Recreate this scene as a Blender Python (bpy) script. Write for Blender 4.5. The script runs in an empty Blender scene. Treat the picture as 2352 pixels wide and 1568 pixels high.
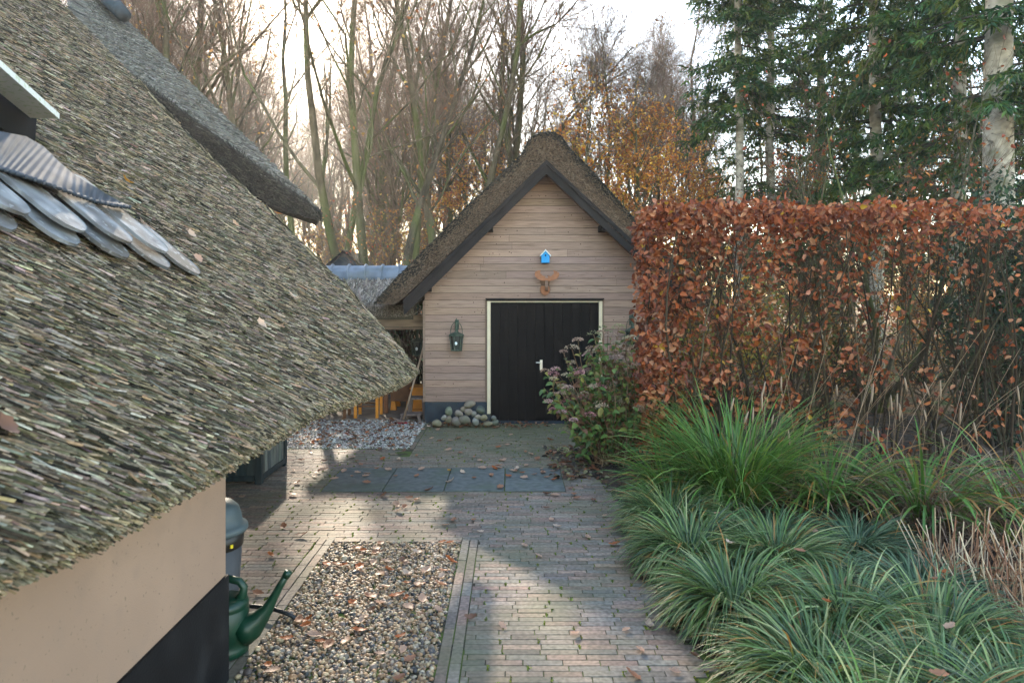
import bpy, math, random
import numpy as np
from mathutils import Vector

R = math.radians
rng = np.random.default_rng(7)
random.seed(7)
SC = bpy.context.scene
COL = SC.collection

# ------------------------------------------------------------------ camera, sky, sun, exposure
F = 1600.0            # focal length in units of a picture 2352 wide
CAMH = 2.1
cam_d = bpy.data.cameras.new("camera")
cam = bpy.data.objects.new("camera", cam_d); COL.objects.link(cam)
cam.location = (0, 0, CAMH); cam.rotation_euler = (R(90), 0, 0)
cam_d.sensor_width = 36.0; cam_d.lens = 36.0 * F / 2352.0
cam_d.shift_y = -(784 - 670) / 2352.0
cam_d.clip_start = 0.05; cam_d.clip_end = 2000
cam_d.dof.use_dof = True; cam_d.dof.focus_distance = 9.0; cam_d.dof.aperture_fstop = 3.5
SC.camera = cam

SUN_AZ, SUN_EL = 18.0, 22.5      # degrees left of straight ahead, elevation
w = bpy.data.worlds.new("World"); SC.world = w; w.use_nodes = True
nt = w.node_tree; bg = nt.nodes["Background"]
sky = nt.nodes.new("ShaderNodeTexSky"); sky.sky_type = 'NISHITA'; sky.sun_disc = False
sky.sun_elevation = R(SUN_EL); sky.sun_rotation = R(-SUN_AZ)
sky.air_density = 1.0; sky.dust_density = .5; sky.ozone_density = 1.0
tint = nt.nodes.new("ShaderNodeVectorMath"); tint.operation = 'MULTIPLY'; tint.inputs[1].default_value = (1.11, 1.0, .87)
nt.links.new(sky.outputs[0], tint.inputs[0]); nt.links.new(tint.outputs[0], bg.inputs[0]); bg.inputs[1].default_value = 0.15
sd = bpy.data.lights.new("sun", 'SUN'); sd.energy = 3.0; sd.angle = R(1.4); sd.color = (1.0, 0.86, 0.68)
sun = bpy.data.objects.new("sun", sd); COL.objects.link(sun)
sdir = Vector((-math.sin(R(SUN_AZ)) * math.cos(R(SUN_EL)), math.cos(R(SUN_AZ)) * math.cos(R(SUN_EL)), math.sin(R(SUN_EL))))
sun.rotation_euler = sdir.to_track_quat('Z', 'Y').to_euler()
sun.location = (-10, 20, 30)
SC.view_settings.view_transform = 'Standard'; SC.view_settings.look = 'None'
SC.view_settings.exposure = 2.85; SC.view_settings.gamma = 1.0
SC.render.engine = 'CYCLES'
SC.cycles.use_denoising = True
SC.cycles.max_bounces = 8; SC.cycles.diffuse_bounces = 4; SC.cycles.transmission_bounces = 4
SC.cycles.volume_bounces = 0; SC.cycles.transparent_max_bounces = 8

HAZE = 0.0011

# ------------------------------------------------------------------ helpers
def at(x, y, d):
    """a point seen at (x, y) of the 2352-wide picture, d metres ahead"""
    return np.array(((x - 1176) * d / F, d, CAMH - (y - 670) * d / F))

def pgx(x, y):
    d = CAMH * F / (y - 670); return ((x - 1176) * d / F, d)

def tag(o, label=None, cat=None, group=None, kind=None):
    if label: o["label"] = label
    if cat: o["category"] = cat
    if group: o["group"] = group
    if kind: o["kind"] = kind
    return o

def empty(name, loc=(0, 0, 0), rz=0.0, label=None, cat=None, group=None):
    o = bpy.data.objects.new(name, None); COL.objects.link(o)
    o.location = loc; o.rotation_euler = (0, 0, rz); o.empty_display_size = 0.1
    return tag(o, label, cat, group)

def copy_tree(o, parent=None):
    c = o.copy(); COL.objects.link(c); c.parent = parent
    for ch in list(o.children): copy_tree(ch, c)
    return c

class MB:
    """collects vertices, faces and per-vertex colours; build() links ONE mesh object"""
    def __init__(s): s.v = []; s.f = {3: [], 4: []}; s.c = []; s.n = 0; s.ng = []
    def add(s, v, faces, col=None):
        v = np.asarray(v, float).reshape(-1, 3)
        for fa in faces:
            fa = np.asarray(fa, int)
            if fa.size: s.f[fa.shape[1]].append(fa + s.n)
        if col is None: col = (0.5, 0.5, 0.5)
        col = np.asarray(col, float)
        if col.ndim == 1: col = np.tile(col, (len(v), 1))
        s.v.append(v); s.c.append(col); s.n += len(v)
    def box(s, c, size, col=None, rot=None, taper=1.0):
        x, y, z = np.array(size) / 2.0
        v = np.array([(-x,-y,-z),(x,-y,-z),(x,y,-z),(-x,y,-z),(-x*taper,-y*taper,z),(x*taper,-y*taper,z),(x*taper,y*taper,z),(-x*taper,y*taper,z)])
        if rot is not None: v = v @ rotm(rot).T
        s.add(v + np.array(c), [[(0,3,2,1),(4,5,6,7),(0,1,5,4),(1,2,6,5),(2,3,7,6),(3,0,4,7)]], col)
    def bar(s, a, b, w, h, col=None):
        a = np.array(a, float); b = np.array(b, float); t = b - a; L = np.linalg.norm(t); t /= L
        ref = np.array((0,0,1.0)) if abs(t[2]) < .95 else np.array((0,1.0,0))
        sx = np.cross(t, ref); sx /= np.linalg.norm(sx); sz = np.cross(sx, t)
        q = [a + sx*i*w/2 + sz*j*h/2 for i, j in ((-1,-1),(1,-1),(1,1),(-1,1))]
        q += [p + t*L for p in q]
        s.add(q, [[(0,1,2,3),(7,6,5,4),(0,4,5,1),(1,5,6,2),(2,6,7,3),(3,7,4,0)]], col)
    def tubes(s, P, Rr, k, col=None):
        P = np.asarray(P, float); Rr = np.asarray(Rr, float)
        if P.ndim == 2: P = P[None]; Rr = Rr[None]
        B, n, _ = P.shape
        T = np.gradient(P, axis=1); T /= np.linalg.norm(T, axis=2, keepdims=True) + 1e-9
        av = np.abs(T.mean(axis=1)); ref = np.eye(3)[np.argmin(av, axis=1)]
        N = np.cross(T, ref[:, None, :]); N /= np.linalg.norm(N, axis=2, keepdims=True) + 1e-9
        Bn = np.cross(T, N)
        a = np.arange(k) * 2 * np.pi / k
        V = P[:, :, None, :] + Rr[:, :, None, None] * (np.cos(a)[None, None, :, None] * N[:, :, None, :] + np.sin(a)[None, None, :, None] * Bn[:, :, None, :])
        b, i, j = np.meshgrid(np.arange(B), np.arange(n - 1), np.arange(k), indexing='ij')
        i0 = b*n*k + i*k + j; i1 = b*n*k + i*k + (j + 1) % k
        q = np.stack([i0, i1, i1 + k, i0 + k], -1).reshape(-1, 4)
        c = None
        if col is not None:
            c = np.asarray(col, float)
            if c.ndim == 2: c = np.repeat(c, n*k, axis=0)
        base = V.reshape(-1, 3)
        tr = []
        if B == 1 and k > 3:
            ring0 = list(range(k)); ringn = list(range((n-1)*k, n*k))
            tr = [(ring0[0], ring0[x+1], ring0[x]) for x in range(1, k-1)] + [(ringn[0], ringn[x], ringn[x+1]) for x in range(1, k-1)]
        s.add(base, [q] + ([tr] if tr else []), c)
    def lathe(s, prof, c, seg=28, col=None, sy=1.0):
        prof = np.array(prof); n = len(prof); a = np.arange(seg)*2*np.pi/seg
        V = np.stack([prof[:, None, 0]*np.cos(a), prof[:, None, 0]*np.sin(a)*sy, np.repeat(prof[:, 1:2], seg, 1)], -1).reshape(-1, 3) + np.array(c)
        q = [(i*seg+j, i*seg+(j+1)%seg, (i+1)*seg+(j+1)%seg, (i+1)*seg+j) for i in range(n-1) for j in range(seg)]
        s.add(V, [q], col)
    def prism(s, poly, d0, d1, fn, col=None):
        """2-D outline, extruded from d0 to d1; fn(u, v, d) -> point"""
        n = len(poly); s.ng.append(None)
        v = [fn(u, q, d0) for u, q in poly] + [fn(u, q, d1) for u, q in poly]
        quads = [(i, (i+1) % n, n+(i+1) % n, n+i) for i in range(n)]
        from mathutils.geometry import tessellate_polygon
        tri = tessellate_polygon([[Vector((u, q, 0)) for u, q in poly]])
        t = [tuple(x) for x in tri] + [tuple(n + y for y in reversed(x)) for x in tri]
        s.add(v, [quads, t], col)
    def ribbons(s, P, W, side, col=None):
        """P (B,n,3) centre lines, W (B,n) widths, side (B,3)"""
        B, n, _ = P.shape
        S = side[:, None, :] * W[:, :, None] * 0.5
        fold = np.zeros_like(P); fold[:, :, 2] = W*0.18
        V = np.stack([P - S + fold, P, P + S + fold], 2).reshape(-1, 3)
        b, i, j = np.meshgrid(np.arange(B), np.arange(n-1), np.arange(2), indexing='ij')
        i0 = b*n*3 + i*3 + j
        q = np.stack([i0, i0+1, i0+4, i0+3], -1).reshape(-1, 4)
        if col is not None and np.ndim(col) == 3: col = np.repeat(col.reshape(-1, 3), 3, axis=0)
        elif col is not None and np.ndim(col) == 2: col = np.repeat(col, n*3, axis=0)
        s.add(V, [q], col)
    def leaves(s, P, D, N, L, W, col=None, fold=0.25):
        """P (B,3) base, D direction, N rough normal"""
        D = D/(np.linalg.norm(D, axis=1, keepdims=True)+1e-9)
        S = np.cross(D, N); S /= np.linalg.norm(S, axis=1, keepdims=True)+1e-9
        U = np.cross(S, D); L = np.asarray(L)[:, None]; Wd = np.asarray(W)[:, None]*.5
        up = U*Wd*fold*2
        dr = -U*L*.12
        V = np.stack([P, P+D*L*.32+S*Wd*.92+up, P+D*L*.7+S*Wd*.75+up+dr*.5, P+D*L+dr*1.5, P+D*L*.7-S*Wd*.75+up+dr*.5, P+D*L*.32-S*Wd*.92+up], 1).reshape(-1, 3)
        o = np.arange(len(P))[:, None]*6
        q = np.concatenate([o+np.array([[0,1,2,3]]), o+np.array([[0,3,4,5]])])
        if col is not None and np.ndim(col) == 2: col = np.repeat(col, 6, axis=0)
        s.add(V, [q], col)
    def blobs(s, C, Rd, ico, col=None, rough=.15, rot=True):
        """many deformed pebbles: C (B,3), Rd (B,3)"""
        iv, it = ico; B = len(C); nv = len(iv)
        V = iv[None]*(1+rng.normal(0, rough, (B, nv, 1)))
        V = V*Rd[:, None, :]
        if rot:
            a = rng.uniform(0, 6.28, B); ca, sa = np.cos(a), np.sin(a)
            t = rng.normal(0, .35, B); ct, st = np.cos(t), np.sin(t)
            x, y, z = V[..., 0].copy(), V[..., 1].copy(), V[..., 2].copy()
            y, z = y*ct[:, None]-z*st[:, None], y*st[:, None]+z*ct[:, None]
            V = np.stack([x*ca[:, None]-y*sa[:, None], x*sa[:, None]+y*ca[:, None], z], -1)
        V = (V + C[:, None, :]).reshape(-1, 3)
        f = (np.arange(B)[:, None, None]*nv + it[None]).reshape(-1, 3)
        if col is not None and np.ndim(col) == 2: col = np.repeat(col, nv, axis=0)
        s.add(V, [f], col)
    def build(s, name, mat, parent=None, smooth=False, bevel=0.0):
        V = np.concatenate(s.v) if s.v else np.zeros((0, 3)); C = np.concatenate(s.c)
        t = np.concatenate(s.f[3]) if s.f[3] else np.zeros((0, 3), int)
        q = np.concatenate(s.f[4]) if s.f[4] else np.zeros((0, 4), int)
        me = bpy.data.meshes.new(name)
        me.vertices.add(len(V)); me.vertices.foreach_set("co", V.astype(np.float32).ravel())
        nl = len(t)*3 + len(q)*4
        me.loops.add(nl); me.loops.foreach_set("vertex_index", np.concatenate([t.ravel(), q.ravel()]).astype(np.int32))
        me.polygons.add(len(t)+len(q))
        ls = np.concatenate([np.arange(len(t))*3, len(t)*3+np.arange(len(q))*4]).astype(np.int32)
        me.polygons.foreach_set("loop_start", ls)
        me.update(calc_edges=True)
        at_ = me.color_attributes.new("Col", 'FLOAT_COLOR', 'POINT')
        at_.data.foreach_set("color", np.concatenate([np.clip(C, 0, 1), np.ones((len(C), 1))], 1).astype(np.float32).ravel())
        me.polygons.foreach_set("use_smooth", np.full(len(me.polygons), bool(smooth or mat.name in ('grass blades', 'autumn leaf', 'needles', 'twigs', 'faded flowers', 'weathered reed'))))
        o = bpy.data.objects.new(name, me); COL.objects.link(o)
        me.materials.append(mat)
        if parent is not None: o.parent = parent
        if bevel:
            b = o.modifiers.new("bevel", 'BEVEL'); b.width = bevel; b.segments = 2; b.limit_method = 'ANGLE'
        return o

def rotm(r):
    rx, ry, rz = r
    cx, sx, cy, sy, cz, sz = math.cos(rx), math.sin(rx), math.cos(ry), math.sin(ry), math.cos(rz), math.sin(rz)
    X = np.array([[1,0,0],[0,cx,-sx],[0,sx,cx]]); Y = np.array([[cy,0,sy],[0,1,0],[-sy,0,cy]]); Z = np.array([[cz,-sz,0],[sz,cz,0],[0,0,1]])
    return Z @ Y @ X

def icosphere(sub):
    import bmesh
    bm = bmesh.new(); bmesh.ops.create_icosphere(bm, subdivisions=sub, radius=1)
    v = np.array([x.co[:] for x in bm.verts]); f = np.array([[x.index for x in p.verts] for p in bm.faces]); bm.free()
    return v, f
ICO1, ICO2, ICO3 = icosphere(1), icosphere(2), icosphere(3)

def mat(name, rough=.8, noise=None, bump=None, color=None, spec=.3, transl=0.0, metal=0.0, mix=None, stretch=None):
    """principled; colour from the Col attribute unless given; noise=(scale, low, high) multiplies it;
    bump=(scale, strength, dist); mix=(scale, lo, hi, colour) lays patches of a second colour (moss, dirt) over it"""
    m = bpy.data.materials.new(name); m.use_nodes = True; n = m.node_tree; L = n.links
    p = n.nodes["Principled BSDF"]; p.inputs["Roughness"].default_value = rough
    p.inputs["Specular IOR Level"].default_value = spec; p.inputs["Metallic"].default_value = metal
    if color is None:
        a = n.nodes.new("ShaderNodeAttribute"); a.attribute_name = "Col"; c = a.outputs["Color"]
    else:
        a = n.nodes.new("ShaderNodeRGB"); a.outputs[0].default_value = (*color, 1); c = a.outputs[0]
    tc = n.nodes.new("ShaderNodeTexCoord"); vec = tc.outputs["Object"]
    if stretch:
        mp = n.nodes.new("ShaderNodeMapping"); mp.inputs["Scale"].default_value = stretch
        L.new(vec, mp.inputs[0]); vec = mp.outputs[0]
    def noisetex(scale, det=5):
        t = n.nodes.new("ShaderNodeTexNoise"); t.inputs["Scale"].default_value = scale; t.inputs["Detail"].default_value = det
        t.inputs["Roughness"].default_value = .3
        L.new(vec, t.inputs["Vector"]); return t.outputs["Fac"]
    if noise:
        mr = n.nodes.new("ShaderNodeMapRange"); mr.inputs[1].default_value = .3; mr.inputs[2].default_value = .7
        mr.inputs[3].default_value = noise[1]; mr.inputs[4].default_value = noise[2]
        L.new(noisetex(noise[0]), mr.inputs[0])
        mx = n.nodes.new("ShaderNodeVectorMath"); mx.operation = 'SCALE'
        L.new(c, mx.inputs[0]); L.new(mr.outputs[0], mx.inputs["Scale"]); c = mx.outputs[0]
    for mm in ([mix] if mix and not isinstance(mix, list) else (mix or [])):
        mr = n.nodes.new("ShaderNodeMapRange"); mr.inputs[1].default_value = mm[1]; mr.inputs[2].default_value = mm[2]
        mr.inputs[4].default_value = mm[4] if len(mm) > 4 else 1.0
        L.new(noisetex(mm[0]), mr.inputs[0])
        mx = n.nodes.new("ShaderNodeMix"); mx.data_type = 'RGBA'
        L.new(mr.outputs[0], mx.inputs[0]); L.new(c, mx.inputs[6]); mx.inputs[7].default_value = (*mm[3], 1); c = mx.outputs[2]
    L.new(c, p.inputs["Base Color"])
    if bump:
        b = n.nodes.new("ShaderNodeBump"); b.inputs["Strength"].default_value = bump[1]; b.inputs["Distance"].default_value = bump[2]
        L.new(noisetex(bump[0], 6), b.inputs["Height"]); L.new(b.outputs[0], p.inputs["Normal"])
    if transl > 0:
        t = n.nodes.new("ShaderNodeBsdfTranslucent"); L.new(c, t.inputs["Color"])
        ms = n.nodes.new("ShaderNodeMixShader"); ms.inputs[0].default_value = transl
        L.new(p.outputs[0], ms.inputs[1]); L.new(t.outputs[0], ms.inputs[2])
        L.new(ms.outputs[0], n.nodes["Material Output"].inputs["Surface"])
    return m

M = dict(
    soil=mat("bed soil", .95, noise=(6, .5, 1.4), bump=(30, .8, .03), color=(.045, .032, .022), mix=(9, .5, .7, (.11, .06, .03))),
    floor=mat("forest floor", .95, noise=(1.3, .6, 1.4), bump=(14, .8, .05), color=(.14, .08, .04), mix=[(3, .5, .62, (.24, .11, .04)), (.7, .52, .62, (.07, .10, .025))]),
    sand=mat("joint sand", .95, noise=(20, .5, 1.3), bump=(60, .6, .01), color=(.06, .052, .035), mix=(5, .42, .58, (.08, .115, .02))),
    brick=mat("paving brick", .75, noise=(38, .68, 1.25), bump=(90, .35, .004), mix=[(1.7, .42, .75, (.11, .115, .06), .7), (26, .6, .72, (.10, .09, .06), .6)]),
    slab=mat("concrete slab", .8, noise=(14, .75, 1.2), bump=(120, .3, .003), color=(.115, .125, .115), mix=(3, .5, .7, (.09, .11, .07), .6)),
    pebble=mat("pebble", .55, noise=(90, .8, 1.2), spec=.4),
    thatch=mat("weathered reed", .85, noise=(70, .7, 1.3), spec=.15),
    thatchcore=mat("thatch core", .95, noise=(25, .5, 1.4), bump=(120, 1.0, .03), spec=.1),
    plaster=mat("plaster", .9, noise=(2.5, .93, 1.06), bump=(160, .5, .003), color=(.37, .245, .172), mix=[(1.1, .42, .7, (.29, .19, .135), .7), (9, .55, .75, (.30, .205, .15), .5), (70, .715, .725, (.2, .15, .1), .7)]),
    tar=mat("tarred plinth", .6, noise=(5, .8, 1.3), bump=(90, .5, .003), spec=.1, color=(.012, .012, .013), mix=(2.5, .62, .8, (.05, .05, .05), .6)),
    cedar=mat("cedar boards", .78, noise=(1.0, .84, 1.15), stretch=(5, 30, 110), mix=(.55, .66, .74, (.11, .065, .04), .7)),
    blackwood=mat("black stained wood", .55, noise=(1.0, .75, 1.3), bump=(2, .2, .003), stretch=(40, 40, 3), color=(.006, .0055, .0055), spec=.08),
    barge=mat("dark painted board", .7, noise=(4, .8, 1.25), spec=.1, color=(.020, .0175, .0165)),
    cream=mat("cream paint", .5, noise=(8, .92, 1.05), color=(.72, .60, .40)),
    bluegrey=mat("blue grey plinth", .85, noise=(9, .8, 1.2), bump=(80, .3, .003), color=(.035, .046, .056), mix=(2, .55, .75, (.06, .07, .06), .5)),
    beam=mat("raw beam", .8, noise=(1.0, .7, 1.25), stretch=(4, 30, 30), color=(.20, .135, .085)),
    metal=mat("brushed metal", .35, color=(.75, .70, .60), metal=.9),
    verdigris=mat("verdigris lantern", .55, noise=(30, .6, 1.4), color=(.06, .085, .06), metal=.3),
    glass=mat("lantern glass", .12, color=(.035, .045, .04), spec=.6),
    bulb=mat("lamp bulb", .2, color=(.8, .85, .82)),
    bluepaint=mat("blue paint", .5, noise=(20, .92, 1.06), color=(.01, .30, .62)),
    whitepaint=mat("white paint", .6, color=(.78, .78, .72), mix=(40, .55, .65, (.45, .55, .3), .5)),
    black=mat("black", .8, color=(.008, .008, .008)),
    ply=mat("rust brown board", .65, noise=(18, .85, 1.15), color=(.36, .145, .065)),
    plydark=mat("weathered board", .7, noise=(18, .7, 1.15), color=(.20, .115, .07)),
    stone=mat("field stone", .8, noise=(9, .7, 1.3), bump=(35, .5, .01), mix=(7, .55, .7, (.10, .11, .06), .6)),
    can=mat("green plastic", .42, noise=(12, .8, 1.1), color=(.003, .036, .018), spec=.5),
    binlid=mat("grey plastic lid", .45, noise=(10, .9, 1.1), color=(.08, .105, .112), spec=.35),
    binband=mat("black plastic band", .4, color=(.012, .011, .01), spec=.5),
    binbody=mat("silver plastic", .5, noise=(8, .85, 1.1), color=(.07, .07, .073)),
    yellow=mat("yellow sticker", .5, color=(.8, .6, .03)),
    rubber=mat("black rubber", .45, color=(.01, .012, .013), spec=.5),
    planter=mat("dark painted planks", .6, noise=(1.0, .7, 1.3), stretch=(30, 30, 3)),
    slate=mat("roof slate", .75, noise=(9, .55, 1.4), bump=(40, .5, .006), color=(.20, .205, .21), mix=[(4, .48, .62, (.10, .085, .07), .85), (30, .62, .68, (.32, .33, .33), .6)], spec=.2, stretch=(1, 1, 1)),
    lead=mat("lead sheet", .7, noise=(6, .7, 1.2), color=(.06, .07, .085), metal=.0, spec=.2),
    ridge=mat("grey ridge tile", .45, noise=(7, .75, 1.2), color=(.17, .205, .25), mix=(5, .55, .75, (.12, .14, .10), .5), spec=.5),
    orange=mat("orange paint", .55, noise=(9, .9, 1.08), color=(.72, .27, .035)),
    oldwood=mat("grey old wood", .8, noise=(1.0, .7, 1.25), stretch=(30, 30, 4), color=(.16, .115, .095)),
    chairwood=mat("brown wood", .7, noise=(8, .75, 1.25), color=(.16, .075, .035)),
    red=mat("red bristle", .8, noise=(40, .6, 1.3), color=(.38, .02, .03)),
    broomstick=mat("broom stick", .7, noise=(6, .8, 1.2), color=(.34, .23, .15)),
    deck=mat("shelter floor", .85, noise=(4, .7, 1.25), color=(.17, .135, .105)),
    bark=mat("mossy bark", .9, noise=(5, .6, 1.35), bump=(16, .9, .05), spec=.1, stretch=(1, 1, .35), mix=(1.6, .45, .62, (.085, .105, .03), .75)),
    bark2=mat("grey bark", .9, noise=(7, .7, 1.25), bump=(12, .6, .03), spec=.1, stretch=(1, 1, 1.5), mix=[(2.5, .55, .66, (.10, .11, .06), .6), (8, .66, .72, (.04, .035, .03), .7)]),
    twig=mat("twigs", .9, spec=.1),
    leaf=mat("autumn leaf", .5, spec=.35, transl=.35),
    needle=mat("needles", .6, spec=.25, transl=.22),
    grass=mat("grass blades", .42, spec=.45, transl=.25),
    flower=mat("faded flowers", .8, spec=.15, transl=.3),
)

def cols(n, pal, jit=.15):
    pal = np.array(pal); c = pal[rng.integers(0, len(pal), n)]
    return np.clip(c*(1+rng.normal(0, jit, (n, 1)))*(1+rng.normal(0, jit*.16, (n, 3))), .003, .95)
def unit(v): return v/(np.linalg.norm(v, axis=-1, keepdims=True)+1e-9)
def rdir(n): return unit(rng.normal(0, 1, (n, 3)))

# ------------------------------------------------------------------ ground
g = MB(); S = 400
g.add([(-S,-60,-.05),(S,-60,-.05),(S,S,-.05),(-S,S,-.05)], [[(0,1,2,3)]])
tag(g.build("forest_floor", M["floor"]), kind="structure")
g = MB(); g.add([(-9,-3,-.0075),(1.6,-3,-.0075),(1.6,12.4,-.0075),(-9,12.4,-.0075)], [[(0,1,2,3)]])
tag(g.build("paving_bed", M["sand"]), kind="structure")
# planting bed: a gently uneven sheet
def edge_x(d):   # right-hand edge of the paving
    return np.interp(d, [-2, 3.7, 5.6, 7.0, 8.0, 8.8, 9.6, 11.3], [1.02, .99, .92, 1.0, .82, .66, .8, 1.0])
nx, ny = 60, 70
dd = np.linspace(-2, 11.6, ny); grid = []
for d in dd:
    xs = np.linspace(edge_x(d)+.0, 12, nx)
    for i, x in enumerate(xs):
        grid.append((x, d, -.02 + min(.07, (x-xs[0])*.15) + .02*math.sin(x*5+d*3)*math.sin(d*4-x) + rng.normal(0, .006)))
q = [(j*nx+i, j*nx+i+1, (j+1)*nx+i+1, (j+1)*nx+i) for j in range(ny-1) for i in range(nx-1)]
g = MB(); g.add(grid, [q]); tag(g.build("bed_soil", M["soil"], smooth=True), kind="structure")

# bricks: real, one by one, in stretcher rows across the path
GX0, GX1, GD1 = -1.505, -.425, 5.86      # gravel bed
FX0, FX1, FD0 = -4.2, -1.38, 9.33        # far gravel
SLX = [-2.02, -1.37, -.72, -.08, .57]; SD0, SD1 = 7.35, 8.30
BL, BW = .222, .0585
def mossy(x, d): return np.clip((d-7.5)/3.5, 0, 1)*np.clip((x+2.2)/1.5, 0, 1)
bc = []
d = 1.2; row = 0
while d < 11.2:
    x = -4.2 - rng.uniform(0, BL)
    while x < 1.3:
        L = BL*rng.uniform(.95, 1.05) if rng.random() > .07 else BL*.5
        cx = x+L/2
        x0, x1 = x, x+L; x += L
        if d > 8.9 and x0 < FX1+.07 and x1 > FX1 - .02: x0 = FX1+.07
        def cut(x0, x1, a, b):
            if x1 <= a or x0 >= b: return x0, x1
            if x0 < a: return x0, a
            if x1 > b: return b, x1
            return x0, x0
        if d-BW*.6 < GD1: x0, x1 = cut(x0, x1, GX0-.141, GX1+.141)
        if SD0-BW*.5 < d < SD1+BW*.5: x0, x1 = cut(x0, x1, SLX[0], SLX[-1])
        cx = (x0+x1)/2; L2 = x1-x0
        if L2 < .025: continue
        if d+BW/2 > FD0-.0 and cx < FX1+.07: continue
        if d < 3.8 and cx < -1.5: continue
        if cx-L2/2 > edge_x(d): continue
        bc.append((cx, d, L2, BW, 0))
    d += BW*rng.uniform(.985, 1.015); row += 1
y = 1.2
for X in (GX0-.105, GX0-.035, GX1+.035, GX1+.105):
    y = 1.2+rng.uniform(0, .2)
    while y < GD1+.1:
        L = min(BL*rng.uniform(.95, 1.05), GD1+.14-y)
        if L > .06: bc.append((X, y+L/2, .068, L, 1))
        y += L
for X in np.arange(GX0, GX1, BL): bc.append((X+BL/2 if X+BL < GX1 else (X+GX1)/2, GD1+.03, min(BL, GX1-X), .0585, 0))
y = FD0
while y < 11.2: bc.append((FX1+.03, y+.105, .062, .208, 1)); y += .212
bc = np.array(bc); n = len(bc)
hx = bc[:, 2]/2-.003; hy = bc[:, 3]/2-.0022; top = rng.normal(0, .0012, n); ch = .0016
V = np.zeros((n, 12, 3)); tl = rng.normal(0, .0022, (n, 2))
for k, (sx, sy) in enumerate(((-1,-1),(1,-1),(1,1),(-1,1))):
    for lay, (ins, z) in enumerate(((0, -.03), (0, -ch), (ch, 0))):
        V[:, lay*4+k, 0] = bc[:, 0]+sx*(hx-ins); V[:, lay*4+k, 1] = bc[:, 1]+sy*(hy-ins)
        V[:, lay*4+k, 2] = z+top+tl[:, 0]*sx*hx+tl[:, 1]*sy*hy
f = [(8,9,10,11)]+[(a+l*4, (a+1)%4+l*4, (a+1)%4+4+l*4, a+4+l*4) for l in (0,1) for a in range(4)]
F_ = (np.arange(n)[:, None, None]*12+np.array(f)[None]).reshape(-1, 4)
pal = [(.27,.205,.165),(.25,.205,.165),(.22,.195,.16),(.30,.215,.165),(.20,.17,.14),(.28,.235,.19),(.25,.175,.14),(.21,.195,.17)]
c = cols(n, pal, .10); mo = mossy(bc[:, 0], bc[:, 1])[:, None]
c = c*np.array((.84,.80,.77)); c = c*(1-.7*mo)+np.array((.12,.13,.055))*.7*mo
g = MB(); g.add(V.reshape(-1, 3), [F_], np.repeat(c, 12, axis=0))
tag(g.build("brick_paving", M["brick"]), kind="structure")
slabobj = []
for i in range(4):
    g = MB(); x0, x1 = SLX[i]+.006, SLX[i+1]-.006
    if i == 3:
        g.box(((x0+x1)/2, (SD0+7.80)/2-.0, -.02), (x1-x0, 7.80-SD0-.01, .05)); g.box(((x0+x1)/2, (SD1+7.80)/2, -.021), (x1-x0, SD1-7.80-.01, .05))
    else: g.box(((x0+x1)/2, (SD0+SD1)/2, -.02+rng.normal(0, .001)), (x1-x0, SD1-SD0, .05))
    tag(g.build("paving_slab", M["slab"], bevel=.004), kind="structure")

# gravel: every pebble modelled
def gravel(name, x0, x1, d0, d1, size, n, ico, pal, layers=1, z=0.0):
    g = MB()
    C = np.stack([rng.uniform(x0, x1, n), rng.uniform(d0, d1, n), z+rng.uniform(-.018, .008, n)], 1)
    s = size*rng.lognormal(0, .28, n); Rd = s[:, None]*rng.uniform(.65, 1.25, (n, 3)); Rd[:, 2] *= .75
    g.blobs(C, Rd, ico, cols(n, pal, .2), .07)
    g.add([(x0,d0,z-.02),(x1,d0,z-.02),(x1,d1,z-.02),(x0,d1,z-.02)], [[(0,1,2,3)]], (.05,.04,.03))
    return tag(g.build(name, M["pebble"], smooth=True), kind="stuff")
PEB = [(.30,.19,.10),(.34,.24,.14),(.25,.15,.075),(.17,.12,.08),(.09,.07,.055),(.42,.33,.22),(.32,.185,.09),(.21,.17,.125),(.37,.255,.14),(.05,.047,.045)]
tag(gravel("gravel", GX0+.01, GX1-.01, 2.4, GD1-.02, .0115, 17500, ICO2, PEB), "rounded brown and grey pebbles filling the brick-edged bed", "gravel")
PEB2 = [(.42,.38,.33),(.36,.31,.27),(.5,.46,.41),(.28,.24,.2),(.2,.18,.16),(.45,.40,.33),(.6,.56,.5)]
tag(gravel("gravel", FX0, FX1-.005, FD0+.01, 11.38, .014, 12500, ICO1, PEB2), "pale grey gravel patch beside the garage strewn with leaves", "gravel")
# moss tufts in the joints
jt = bc[(rng.random(n) < .36) & (bc[:, 4] == 0) & (bc[:, 0] > -2.5)]
jt = np.concatenate([jt, jt[rng.random(len(jt)) < .4]])
k = 14; P = np.repeat(np.stack([jt[:, 0]+jt[:, 2]/2, jt[:, 1], np.full(len(jt), -.006)], 1), k, axis=0)
P += np.stack([rng.normal(0, .0045, len(P)), rng.uniform(-.026, .026, len(P)), np.zeros(len(P))], 1)
D = unit(np.stack([rng.normal(0, .6, len(P)), rng.normal(0, .6, len(P)), np.ones(len(P))], 1))
g = MB(); sz = rng.uniform(.005, .018, len(P)); g.leaves(P, D, rdir(len(P)), sz, sz*.6, cols(len(P), [(.20,.27,.02),(.13,.21,.02),(.27,.30,.03),(.07,.12,.015),(.16,.14,.05)], .2))
tag(g.build("moss", M["grass"]), "small tufts of bright moss in the brick joints", "moss", kind="stuff")

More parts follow.
